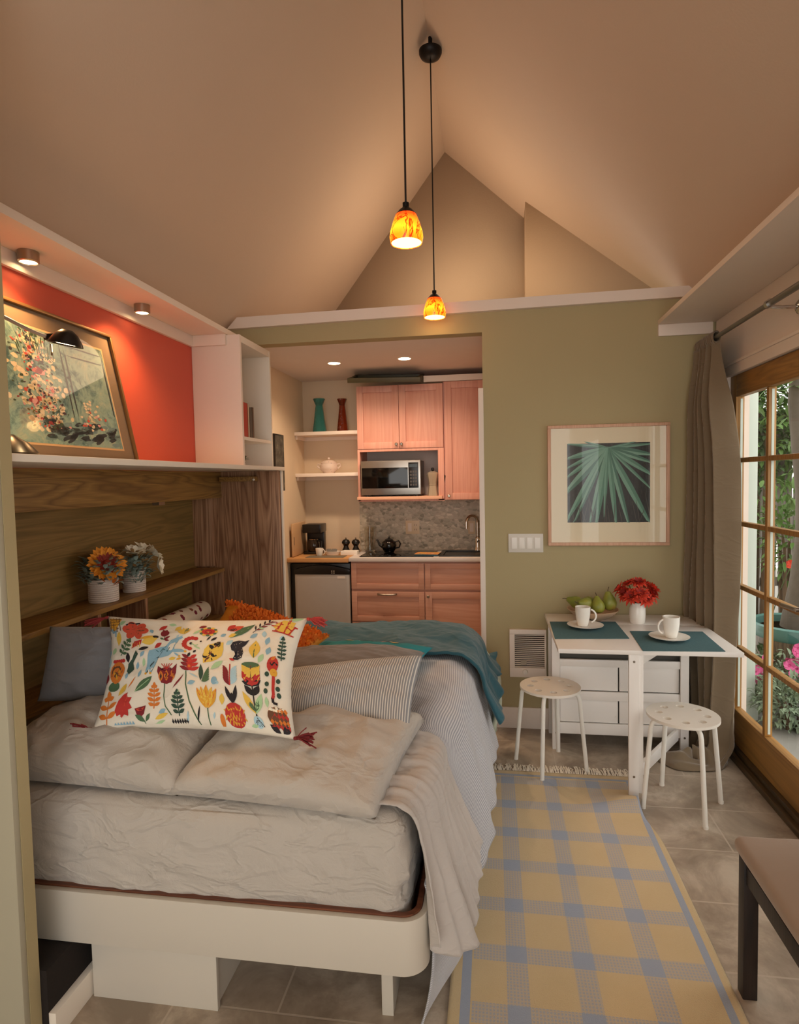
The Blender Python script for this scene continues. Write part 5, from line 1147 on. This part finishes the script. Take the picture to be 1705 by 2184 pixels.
for i, (px, py, ang) in enumerate(((1249, 1338, -.15), (1428, 1363, PI+.25))):
    p = at_z(px, py, zt); w_ = ['nearer the wall heater', 'nearer the glazed door'][i]
    o = thing('saucer', 'white saucer on the placemat '+w_, 'saucer', (p.x, p.y, zt), 'saucers on the table')
    MB().lathe([(0, 0), (.05, 0), (.055, .003), (.098, .016), (.099, .018), (.094, .017), (.05, .007), (0, .006)], (p.x, p.y, zt), 48).build('dish', m_ceram, o)
    handle_mug(p.x+(-.012 if i == 0 else .012), p.y+.01, zt+.0075, .042, .108, 'white porcelain mug on the saucer '+w_, m_ceram, ang, group='mugs on the table')
p = at_z(1264, 1306, TT); p.y = min(p.y, 3.70); bx_, by_ = at_y(1265, 1300, 3.68).x, 3.68
o = thing('fruit_bowl', 'shallow pale wooden bowl of pears at the back of the table', 'bowl', (bx_, by_, TT+.0005))
MB().lathe([(0, 0), (.05, 0), (.055, .006), (.11, .03), (.148, .068), (.143, .069), (.105, .036), (.05, .012), (0, .01)], (bx_, by_, TT+.0005), 44).build('shell', M('pale_wood_bowl', '#c9a687', .45, var=.1), o)
t = NT('pear_skin'); c = t.coord(); n1 = t.noise(c, 9, 3); n2 = t.noise(c, 190, 2)
t.bsdf(t.mix(t.math('MULTIPLY', t.ramp(n2, [(.55, '000000'), (.7, 'ffffff')]), .5), t.ramp(n1, [(.35, '6f7a2c'), (.55, '8f9038'), (.75, 'a1673a')]), '7a6a2e'), .4, 0); m_pear = t.m
PR = [(0, 0), (.018, .002), (.032, .014), (.038, .034), (.034, .055), (.024, .074), (.017, .088), (.012, .097), (.004, .1), (0, .099)]
def pear(px, py, y, rx_, rz_, label, s=1.0):
    q = at_y(px, py, y); m3 = (Matrix.Rotation(rad(rz_), 3, 'Z') @ Matrix.Rotation(rad(rx_), 3, 'Y'))*s; b0 = q-m3 @ V(0, 0, .045)
    o = thing('pear', label, 'pear', b0, 'pears in the bowl'); MB().lathe(PR, b0, 26, 0, m3).build('body', m_pear, o)
    MB().tube([b0+m3 @ V(0, 0, .097), b0+m3 @ V(.003, 0, .11), b0+m3 @ V(.009, 0, .122)], .0018, 6).build('stem', M('pear_stem', '#4a3a22', .8), o)
pear(1228, 1284, 3.70, 70, 170, 'reddish pear lying at the left edge of the bowl'); pear(1249, 1288, 3.62, -80, 30, 'green pear lying behind the white mug'); pear(1276, 1291, 3.60, 25, 100, 'green pear lying at the front of the bowl')
pear(1300, 1283, 3.66, -8, 0, 'tallest pear standing upright at the right of the bowl', 1.12); pear(1256, 1283, 3.75, 80, 80, 'small pear at the back of the bowl', .9)
vx, vy = at_y(1360, 1320, 3.62).x, 3.62
vs2 = thing('vase', 'white glazed jar vase holding red flowers on the table', 'vase', (vx, vy, TT))
MB().lathe([(0, .0005), (.036, .0005), (.042, .008), (.045, .05), (.044, .09), (.038, .104), (.036, .11), (.039, .122), (.035, .122), (.033, .108), (.04, .09), (.04, .012), (0, .01)], (vx, vy, TT), 40).build('body', m_ceram, vs2)
m_red = M('red_petal', '#c9391f', .75, var=.35, vs=60); m_red2 = M('deep_red_petal', '#8e1c14', .75, var=.3, vs=60); m_stem = M('green_stem', '#4d6334', .7)
bq = thing('bouquet', 'bunch of shaggy red artificial flowers in the white vase', 'flowers', (vx, vy, TT+.122)); random.seed(21)
vt = V(vx, vy, TT+.125)
for (dx, dy, dz) in ((-.07, -.02, .05), (.07, -.02, .045), (0, -.06, .055), (-.04, .03, .095), (.045, .03, .09), (0, -.02, .11), (.085, .02, .07), (-.09, .03, .065), (.03, -.06, .03), (-.045, -.055, .04)):
    c_ = vt+V(dx, dy, dz); ax = V(dx*9, dy*9, .35+dz*4); b = MB()
    petal_ring(b, c_, ax, .004, .056, 15, .014, .012, 0, .2, .02); petal_ring(b, c_, ax, .004, .044, 12, .012, .022, 0, .2); petal_ring(b, c_, ax, .003, .028, 9, .010, .026, 1, .2)
    f_ = b.build('flower_head', [m_red, m_red2], bq); MB().tube([c_, lerp(c_, vt+V(dx*.25, dy*.25, -.02), .6), vt+V(dx*.25, dy*.25, -.03)], .0025, 6).build('stem', m_stem, f_)
# ------------------------------------------------------------------ stools
def stool(loc, rz_, label):
    o = thing('stool', label, 'stool', (0, 0, 0), 'white perforated stools'); R = .163
    bm = bmesh.new()
    def ring(r, cx, cy, n, z):
        vs = [bm.verts.new((cx+r*math.cos(2*PI*i/n), cy+r*math.sin(2*PI*i/n), z)) for i in range(n)]
        return [bm.edges.new((vs[i], vs[(i+1) % n])) for i in range(n)]
    es = ring(R, 0, 0, 64, .438)
    for k in range(8): a = 2*PI*(k+.5)/8; es += ring(.0185, .106*math.cos(a), .106*math.sin(a), 16, .438)
    bmesh.ops.triangle_fill(bm, edges=es, use_beauty=True)
    g = bmesh.ops.extrude_face_region(bm, geom=bm.faces[:]); up = [e for e in g['geom'] if isinstance(e, bmesh.types.BMVert)]
    for v in up: v.co.z += .013
    bmesh.ops.recalc_face_normals(bm, faces=bm.faces[:])
    b = MB(); b.v = [v.co.copy() for v in bm.verts]; ix = {v: i for i, v in enumerate(bm.verts)}; b.f = [tuple(ix[v] for v in f.verts) for f in bm.faces]; b.mi = [0]*len(b.f); bm.free()
    b.build('seat', M('stool_seat_white', '#e6dfd4', .4, var=.01), o, smooth=rad(30))
    for k in range(4):
        a = 2*PI*k/4; c_, s_ = math.cos(a), math.sin(a)
        pr = [(.06, .4305), (.115, .4305), (.136, .427), (.150, .415), (.157, .395), (.161, .36), (.195, .006)]
        l = MB().tube([(r*c_, r*s_, z) for r, z in pr], .0112, 12).build('leg', m_metalw, o); MB().lathe([(0, 0), (.0125, 0), (.0125, .012), (0, .012)], (.1955*c_, .1955*s_, 0), 12).build('foot', m_lam, l)
    b = MB(); b.bar((-.07, 0, .4305), (.07, 0, .4305), .02, .012); b.bar((0, -.07, .4305), (0, .07, .4305), .02, .012); b.build('under_frame', m_metalw, o)
    o.location = loc; o.rotation_euler = (0, 0, rz_); return o
s1_ = stool((.30, 3.365, 0), rad(-18), 'white stool with a perforated seat standing in front of the wall heater')
copy_tree(s1_, (.888, 3.02, 0), rad(13), 'white stool with a perforated seat standing nearest the glazed door')
# ------------------------------------------------------------------ rug
def rugf(u, v):
    x = lerp(-.15, .715, u); y = lerp(1.2, 3.262, v)
    z = .007+.0012*nz((x, y, 0), 4)
    k = math.exp(-((y-2.965)/.07)**2)*sstep(.35, .72, x); z += .045*k
    e = sstep(.45, .71, x); x -= .042*e*math.exp(-((y-2.93)/.16)**2)
    return V(x, y, z)
rg = thing('rug', 'yellow and blue plaid flat-weave rug running beside the bed', 'rug', (.28, 2.2, 0))
MB().grid(rugf, 80, 190).build('weave', m_rug, rg, smooth=4, solid=.008)
b = MB(); random.seed(4)
for i in range(150):
    x = lerp(-.15, .713, (i+random.random())/150); l = random.uniform(.07, .105); dx = random.gauss(0, .012); a = V(x, 3.262, .008); e = V(x+dx, 3.262+l, .003); w = random.uniform(.0018, .003)
    m_ = lerp(a, e, .5)+V(random.gauss(0, .004), 0, .005); b.add([a-V(w, 0, 0), a+V(w, 0, 0), m_+V(w, 0, 0), m_-V(w, 0, 0), e+V(w*1.3, 0, 0), e-V(w*1.3, 0, 0)], [(0, 1, 2, 3), (3, 2, 4, 5)])
f_ = b.build('fringe', M('ivory_fringe', '#efe6d6', .95, var=.15, vs=90), rg, smooth=0); f_['kind'] = 'stuff'
# ------------------------------------------------------------------ foreground chair
ch = thing('chair', 'dark wooden chair with a taupe padded seat at the lower right', 'chair', (.96, 1.74, 0))
cx0, cx1, cy0, cy1 = .722, 1.19, 1.47, 1.955
def cw(p, d):   # gently domed seat pad
    r = ((p.x-.94)/.24)**2+((p.y-1.72)/.25)**2; return p+V(0, 0, .012*max(0, 1-r)*(1 if p.z > .45 else 0))
MB().rbox(cx0, cx1, cy0, cy1, .437, .487, .022, 14, disp=cw).build('seat', fabric('taupe_upholstery', '#9c8673', wr=.12, ws=4, var=.04), ch, smooth=4)
for (x, y) in ((cx0+.012, cy1-.06), (cx0+.012, cy0+.02), (cx1-.055, cy1-.06), (cx1-.055, cy0+.02)):
    far = x > 1; MB().box(x, x+.042, y, y+.042, 0, .9 if far else .435).build('leg', m_dwood, ch, bevel=.003)
b = MB(); b.box(cx0+.018, cx0+.042, cy0+.062, cy1-.06, .365, .42); b.box(cx1-.045, cx1-.02, cy0+.062, cy1-.06, .365, .42); b.box(cx0+.054, cx1-.055, cy1-.05, cy1-.026, .365, .43); b.box(cx0+.054, cx1-.055, cy0+.03, cy0+.052, .365, .43); b.build('apron', m_dwood, ch, bevel=.002)
b = MB(); b.box(cx1-.05, cx1-.02, cy0+.062, cy1-.06, .80, .88); b.box(cx1-.05, cx1-.02, cy0+.062, cy1-.06, .62, .68); b.build('back_rail', m_dwood, ch, bevel=.003)
# ------------------------------------------------------------------ wall heater, switches, framed print
yw = YB-.0005
p0, p1 = at_y(1088, 1444, yw-.03), at_y(1166, 1344, yw-.03)
he = thing('electric_heater', 'white wall heater with a louvred grille low on the sage wall', 'heater', ((p0.x+p1.x)/2, yw-.02, p0.z)); W_, H_ = p1.x-p0.x, p1.z-p0.z
ga, gb, gc, gd = p0.x+.14*W_, p1.x-.05*W_, p0.z+.2*H_, p1.z-.1*H_
b = MB(); b.box(p0.x, p1.x, yw-.03, yw, p0.z, gc); b.box(p0.x, p1.x, yw-.03, yw, gd, p1.z); b.box(p0.x, ga, yw-.03, yw, gc, gd); b.box(gb, p1.x, yw-.03, yw, gc, gd); b.build('cover', m_white2, he, bevel=.003)
MB().box(ga, gb, yw-.008, yw, gc, gd).build('recess', m_darkin, he); n_ = 17
for i in range(n_):
    z = lerp(gc, gd, (i+.5)/n_); b = MB(); b.bar((ga, yw-.021, z), (gb, yw-.021, z), .006, .0045, (0, -.3, 1)); b.build('louvre', m_white2, he)
MB().lathe([(0, 0), (.017, 0), (.014, .012), (0, .013)], (p0.x+.42*W_, yw-.03, p0.z+.12*H_), 22, 0, Matrix.Rotation(rad(90), 3, 'X')).build('dial', m_lam, he)
bd = MB(); bd.box(p0.x+.3*W_, p0.x+.46*W_, yw-.0315, yw-.027, gc+.02, gc+.045); bd.build('emblem', m_nickel, he)
o, p0, p1 = plate(1085, 1159, 1138, 1178, yw, 'white plate of four light switches beside the framed print', 'light_switch', M('switch_plate_white', '#d3cdc2', .4, var=0)); o['category'] = 'switch'; W_, H_ = p1.x-p0.x, p1.z-p0.z
for i in range(4):
    xc = p0.x+W_*(.165+.222*i); s_ = MB().box(xc-.017, xc+.017, yw-.0095, yw-.0068, p0.z+.2*H_, p1.z-.2*H_); s_.v[4:8] = [v+V(0, -.002, 0) if v.y < yw-.008 else v for v in s_.v[4:8]]; s_.build('switch_rocker', m_lam, o, bevel=.0012)
p0, p1 = at_y(1170, 1164, yw-.02), at_y(1430, 900, yw-.02)
fp = thing('framed_print', 'square blond-framed print of green agave leaves on the sage wall', 'picture', ((p0.x+p1.x)/2, yw-.015, p0.z)); f = .019
x0, x1, z0, z1 = p0.x, p1.x, p0.z, p1.z
b = MB(); b.box(x0, x1, yw-.026, yw, z0, z0+f); b.box(x0, x1, yw-.026, yw, z1-f, z1); b.box(x0, x0+f, yw-.026, yw, z0+f, z1-f); b.box(x1-f, x1, yw-.026, yw, z0+f, z1-f); b.build('frame', oak('blond_frame', '#c89a7c', '#d7ab8e', 2), fp, bevel=.002)
MB().box(x0+f, x1-f, yw-.012, yw-.004, z0+f, z1-f).build('mat_board', M('ivory_mat', '#e5d6b6', .8, var=.01), fp)
def ip(x, y): return at_y(1020+x/3.552, 850+y/3.552, yw-.012)
a_, c_ = ip(679, 940), ip(1305, 328)
t = NT('dark_undergrowth'); c = t.coord(scale=(1, 1, .35)); t.bsdf(t.ramp(t.noise(c, 60, 5, .7), [(.4, '0b0c0c'), (.58, '1d211f'), (.75, '4a453f')]), .6)
art = MB().box(a_.x, c_.x, yw-.0126, yw-.0118, a_.z, c_.z).build('photo', t.m, fp)
lv = MB(); li = [0]
def agave(x1_, y1_, w, mi=0, x0_=985, y0_=372):
    li[0] += 1; dx, dy = x1_-x0_, y1_-y0_; L = math.hypot(dx, dy); nx_, ny_ = -dy/L, dx/L; n = 14; d = -.0002-.00002*li[0]
    for s, m__ in ((-1, mi), (1, mi+1)):
        vs = []
        for i in range(n+1):
            q = i/n; ww = w*.72*(.25+.75*math.sin(PI*min(1, q*.95+.05)))*.5*(1 if q < .97 else .5)
            for e in (0, s*ww):
                x = min(1305, max(679, x0_+dx*q+nx_*e)); y = min(940, max(328, y0_+dy*q+ny_*e)); vs.append(ip(x, y)+V(0, d-.0006, 0))
        lv.add(vs, [(2*i, 2*i+1, 2*i+3, 2*i+2) for i in range(n)], m__)
for a in ((660, 345, 34), (1330, 340, 34), (1330, 425, 66), (660, 460, 60), (1340, 490, 52), (660, 535, 40), (1340, 590, 58), (655, 610, 50), (1330, 700, 34), (640, 740, 84), (1310, 960, 74), (670, 930, 70), (720, 960, 44), (1150, 980, 60), (840, 990, 60), (1050, 980, 58), (890, 990, 62), (955, 900, 36), (1200, 326, 20), (800, 326, 20)): agave(*a, 0 if (a[0]+a[1]) % 3 else 2)
for i in range(16):
    random.seed(i); x = random.uniform(700, 1290); agave(x+random.uniform(-60, 60), 960, 7, 4, x, random.uniform(700, 860))
lv.build('agave_leaves', [M('agave_green', '#4f7d69', .6, var=.12, vs=40), M('agave_light', '#6f9a84', .6, var=.12, vs=40), M('agave_mid', '#3f6b5a', .6, var=.12, vs=40), M('agave_light', '#779f8a', .6, var=.1, vs=40), M('dry_blade', '#5c554c', .7), M('dry_blade', '#3e3b36', .7)], art)
b = MB(); b.add([V(x0+f, yw-.018, z0+f), V(x1-f, yw-.018, z0+f), V(x1-f, yw-.018, z1-f), V(x0+f, yw-.018, z1-f)], [(0, 1, 2, 3)]); b.build('glass', m_pglass, fp)
# ------------------------------------------------------------------ curtain and rod
RXX, RZZ = 1.205, 2.335
cr = thing('curtain_rod', 'grey metal curtain rod over the glazed door', 'curtain rod', (RXX, 2.6, RZZ))
yj = at_x(1642, 653, RXX).y
MB().tube([(RXX, 3.835, RZZ), (RXX, yj, RZZ)], .0115, 16).build('rod', m_rod, cr); MB().tube([(RXX, yj+.03, RZZ), (RXX, 1.3, RZZ)], .0145, 16).build('rod', m_rod, cr)
b = MB(); b.tube([(RXX, yj+.012, RZZ), (RXX, yj-.012, RZZ)], .02, 16); b.tube([(RXX, yj, RZZ-.012), (RXX+.05, yj, RZZ-.018), (1.318, yj, RZZ-.02)], .008, 10); b.lathe([(0, 0), (.03, 0), (.03, .006), (.018, .014), (0, .014)], (1.328, yj, RZZ-.02), 24, 0, Matrix.Rotation(rad(-90), 3, 'Y')); b.build('bracket', m_chrome, cr)
cu = thing('curtain', 'long taupe velvet curtain gathered beside the glazed door, pooling on the floor', 'curtain', (1.2, 3.65, 0))
m_vel = fabric('taupe_velvet', '#7a6850', wr=.2, ws=6, var=.08, sheen=.7)
def curt(u, v):
    k = 1-v; s = v*2.52
    zz = RZZ-.022-s
    sp_ = lerp(.30, .36, sstep(0, .25, v)); y = 3.84-sp_*u-.02*v
    amp = lerp(.022, .058, sstep(0, .15, v))*(1+.3*nz((u*5, v*2, 0)))
    ph = 2*PI*(5.2*u+.35*nz((u*2, v*1.6, 4))*sstep(.1, .8, v)*3)
    x = RXX-.005+amp*math.sin(ph)+.02*nz((u*3, v*2.5, 7))
    wf = max(0, min(1, (u-.55)/.45)); x += .03*wf*sstep(.05, .3, v)+.02*math.sin(PI*min(1, v*1.2))*wf
    y -= .018*math.sin(ph*2)*.3
    k = sstep(2.2, 2.34, s); x -= .09*k*(.3+.7*u); y -= .05*k*u; zz = max(.006, zz)
    return V(x, y, zz)
MB().grid(curt, 150, 130).build('panel', m_vel, cu, smooth=4, solid=.004)
def pool(u, v):
    a = 2*PI*u; r = v; x = 1.075+.185*r*math.cos(a)*(1+.12*math.sin(3*a)); y = 3.485+.125*r*math.sin(a)*(1+.15*math.sin(2*a+1))
    z = .006+.075*(1-r*r)**.7*(.55+.45*math.sin(a*2+.6))+.014*(1-r)*math.sin(r*16+a*3)+.012*(1-r**4)*abs(math.sin(a*2.5+r*4))
    return V(x, y, max(.004, z))
MB().grid(pool, 80, 24).build('pooled_hem', m_vel, cu, smooth=4)
def head(u, v):
    y = 3.845-.30*u; a = 2*PI*v; w = .5+.5*math.sin(u*2*PI*26); r = .017+.006*w
    return V(RXX+math.cos(a)*r*1.0, y+.004*math.sin(u*90+v*6), RZZ+math.sin(a)*(r*1.7))
MB().grid(head, 200, 16).build('header', m_vel, cu, smooth=4)
# ------------------------------------------------------------------ outdoors seen through the glazing
struct('ground_patio', MB().box(1.46, 9, -2.0, 11, -.12, -.02), m_patio)
po_ = thing('porch_post', 'pale white porch post standing outside the glazed door', 'post', (1.68, 4.2, -.02))
q0, q1 = at_y(1579, 1200, 4.2), at_y(1615, 1200, 4.2)
MB().box(q0.x, q1.x, 4.2, 4.32, -.02, 2.9).build('shaft', m_outp, po_, bevel=.006); MB().box(q0.x-.015, q1.x+.015, 4.185, 4.335, -.0195, .10).build('plinth', m_outp, po_, bevel=.006)
fe = thing('board_fence', 'weathered grey board fence behind the garden pots', 'fence', (3.6, 6.6, -.02)); random.seed(2)
fa_, fb_ = V(1.75, 6.35, 0), V(6.3, 7.2, 0); n_ = 30
for i in range(n_):
    p, q = lerp(fa_, fb_, i/n_), lerp(fa_, fb_, (i+.94)/n_); b = MB(); b.bar((p.x, p.y, 1.1+random.uniform(-.01, .01)), (q.x, q.y, 1.1), .022, 2.2); b.build('board', m_fence, fe, bevel=.003)
b = MB()
for z in (.5, 1.9): b.bar((fa_.x, fa_.y+.035, z), (fb_.x, fb_.y+.035, z), .04, .09)
b.build('rail', m_fence, fe)
def bush(name, label, c, r, n, m, lf_, w, seed, cat='bush', stem=True):
    random.seed(seed); o = thing(name, label, cat, (c[0], c[1], -.02)); b = MB()
    for i in range(n):
        d = V(random.gauss(0, 1), random.gauss(0, 1), random.gauss(0, 1)).normalized(); rr = random.random()**.45
        p = V(*c)+V(d.x*r[0]*rr, d.y*r[1]*rr, d.z*r[2]*rr); e = (d+V(0, 0, random.uniform(-.6, .6))+V(random.gauss(0, .5), random.gauss(0, .5), 0)).normalized()*lf_*random.uniform(.6, 1.2)
        leaf(b, p, p+e, w, .01, 0, 3)
    b.build('foliage', m, o)
    if stem:
        s = MB()
        for k in range(5): a = k*1.3; s.tube([(c[0]+.05*math.cos(a), c[1]+.05*math.sin(a), -.02), (c[0]+r[0]*.25*math.cos(a), c[1]+r[1]*.25*math.sin(a), c[2]-r[2]*.3), (c[0]+r[0]*.5*math.cos(a), c[1]+r[1]*.5*math.sin(a), c[2]+r[2]*.3)], [.02, .014, .006], 8)
        s.build('stems', M('brown_stem', '#5a4632', .9), o)
    return o
m_l1 = M('garden_leaf', '#5d7f3c', .6, var=.45, vs=5); m_l2 = M('garden_leaf_grey', '#7d8f74', .7, var=.35, vs=9); m_l3 = M('garden_leaf_dark', '#3f5730', .6, var=.4, vs=7)
bush('climbing_vine', 'green vine hanging over the fence outside', (3.15, 6.25, 2.15), (1.3, .35, .75), 2600, m_l1, .12, .05, 1)
bush('climbing_vine', 'darker vine against the fence just right of the porch post', (2.45, 6.1, 2.3), (.35, .25, .9), 700, m_l3, .10, .045, 2)
# planter with a trunk
pxy = at_y(1705, 1330, 4.75); pr = .30; ph_ = at_y(1690, 1326, 4.75).z
o = thing('planter', 'big round planter with a pale teal glazed rim outside the glazed door', 'planter', (pxy.x, 4.75, -.02))
MB().lathe([(0, -.0195), (pr*.72, -.0195), (pr*.8, .02), (pr*.98, ph_-.12), (pr*.97, ph_-.1)], (pxy.x, 4.75, 0), 48).build('body', oak('ribbed_planter', '#4a3d30', '#7a6a55', 2, 1.2), o)
MB().lathe([(pr*.985, ph_-.1), (pr*1.04, ph_-.08), (pr*1.06, ph_-.01), (pr*1.0, ph_), (pr*.93, ph_-.01), (pr*.9, ph_-.1)], (pxy.x, 4.75, 0), 48, loop=True).build('rim', M('teal_glaze', '#4f7d76', .3, var=.15, vs=10), o)
MB().lathe([(0, ph_-.06), (pr*.95, ph_-.06)], (pxy.x, 4.75, 0), 36).build('soil', m_darkin, o)
tr_ = thing('tree_trunk', 'dark tapering trunk rising from the big planter', 'tree', (pxy.x, 4.75, ph_-.06))
P = [(pxy.x+.02+.05*math.sin(i*.9), 4.75+.03*math.cos(i), ph_-.06+i*.33) for i in range(8)]; MB().tube(P, [.13, .115, .10, .085, .07, .06, .05, .04], 14).build('trunk', M('grey_bark', '#5e554b', .95, var=.3, vs=18, bump=.6, bs=40), tr_)
random.seed(9); b = MB()
for i in range(700):
    c_ = V(pxy.x+random.gauss(.2, .45), 4.85+random.gauss(0, .35), random.gauss(2.35, .35)); d = V(random.gauss(0, 1), random.gauss(0, 1), random.gauss(0, .7)).normalized()*.11; leaf(b, c_, c_+d, .045, .01, 0, 3)
b.build('foliage', m_l1, tr_)
# pink flowers in front of the planter
m_pk = [M('pink_petal', '#e0649c', .7, var=.2, vs=30), M('deep_pink_petal', '#c23f7a', .7, var=.2, vs=30)]
def flowerbush(px, py, y, label, seed, heads, r):
    c = at_y(px, py, y); random.seed(seed); o = thing('flowering_bush', label, 'flowers', (c.x, c.y, -.02), 'pink flowers outside'); b = MB()
    for i in range(heads):
        p = c+V(random.gauss(0, r*.5), random.gauss(-.03, .05), random.gauss(0, r*.35)); petal_ring(b, p, (random.gauss(-.4, .3), -1, random.gauss(.4, .3)), .003, .034, 5, .034, .006, 0); petal_ring(b, p+V(0, -.002, 0), (-.4, -1, .4), .001, .01, 4, .008, .004, 1)
    b.build('blossoms', m_pk, o); b = MB()
    for i in range(170):
        p = V(c.x+random.gauss(0, r*.75), c.y+random.gauss(.05, .08), random.uniform(0, c.z+.03)); d = V(random.gauss(0, 1), random.gauss(0, 1), random.gauss(.2, .7)).normalized()*.055; leaf(b, p, p+d, .028, .006, 0, 3)
    b.build('foliage', m_l2, o); s = MB()
    for k in range(6): s.tube([(c.x+random.gauss(0, .05), c.y, -.02), (c.x+random.gauss(0, r*.5), c.y-.02, c.z)], .005, 6)
    s.build('stems', m_stem, o)
flowerbush(1640, 1432, 4.35, 'pink flowers low outside the door, nearer the porch post', 3, 9, .10); flowerbush(1692, 1408, 4.3, 'pink flowers outside the door in front of the big planter', 4, 16, .14)
bush('shrub', 'low grey-green shrub spilling over the patio outside the door', (at_y(1690, 1500, 4.1).x, 4.1, .14), (.22, .2, .17), 700, m_l2, .055, .024, 5)
bush('shrub', 'small dark shrub at the foot of the porch post', (at_y(1632, 1500, 4.6).x, 4.62, .16), (.12, .14, .2), 320, m_l3, .06, .026, 6)
p = at_y(1690, 1204, 5.6); o = thing('red_flower', 'single red blossom on the vine outside', 'flower', p); b = MB(); petal_ring(b, p, (-.3, -1, .2), .003, .045, 6, .035, .01, 0); b.build('petals', m_red, o)
b = MB(); b.tube([p+V(0, .005, 0), p+V(.03, .3, -.3), p+V(.02, .6, -.9)], .004, 6); b.build('stem', m_stem, o)
bush('climbing_vine', 'vine tangle with a red blossom in front of the fence', (at_y(1690, 1190, 5.8).x, 5.85, 1.05), (.3, .2, .45), 420, m_l1, .09, .04, 8)
# ------------------------------------------------------------------ light
W = bpy.data.worlds.new('world'); SC.world = W; W.use_nodes = True; bg = W.node_tree.nodes['Background']
bg.inputs[0].default_value = (1.0, .97, .92, 1); bg.inputs[1].default_value = 1.25
def light(kind, name, loc, energy, color, size=.05, target=None, spot=None, blend=.6):
    l = bpy.data.lights.new(name, kind); l.energy = energy; l.color = lin(color)
    if kind == 'AREA': l.size = size
    else: l.shadow_soft_size = size
    if spot: l.spot_size = rad(spot); l.spot_blend = blend
    o = bpy.data.objects.new(name, l); COL.objects.link(o); o.location = loc
    if target is not None: o.rotation_euler = (V(*target)-V(*loc)).to_track_quat('-Z', 'Y').to_euler()
    return o
for x, y, z in PEN: light('POINT', 'pendant_bulb_light', (x, y, z-.012), .3, '#ffc078', .04)
for px, py in ((60, 543), (303, 655)):
    p = at_z(px, py, 2.41); light('SPOT', 'puck_light_beam', p, 7, '#ffbd7a', .025, p+V(-.035, 0, -1), 130, .8)
light('SPOT', 'desk_lamp_beam', s_c+V(0, 0, -.012), 1.0, '#ffcf92', .02, s_c+V(-.15, 0, -1), 120, .7)
for px, py in ((713, 774), (863, 764)):
    p = at_z(px, py, 2.49); light('SPOT', 'downlight_beam', p, 19, '#ffdcba', .04, p+V(0, .05, -1), 140, .9)
light('POINT', 'loft_fill', (-.35, 4.35, 3.1), 5, '#ffdcb8', .25)  # unseen fill light added to brighten the gable; no lamp stands there
SC.view_settings.view_transform = 'Standard'; SC.view_settings.look = 'None'; SC.view_settings.gamma = 1; SC.view_settings.exposure = 1.22
SC.view_settings.use_curve_mapping = False
SC.cycles.max_bounces = 10; SC.cycles.diffuse_bounces = 6; SC.cycles.sample_clamp_indirect = 6; SC.cycles.caustics_reflective = False; SC.cycles.caustics_refractive = False
SC.cycles.use_denoising = True
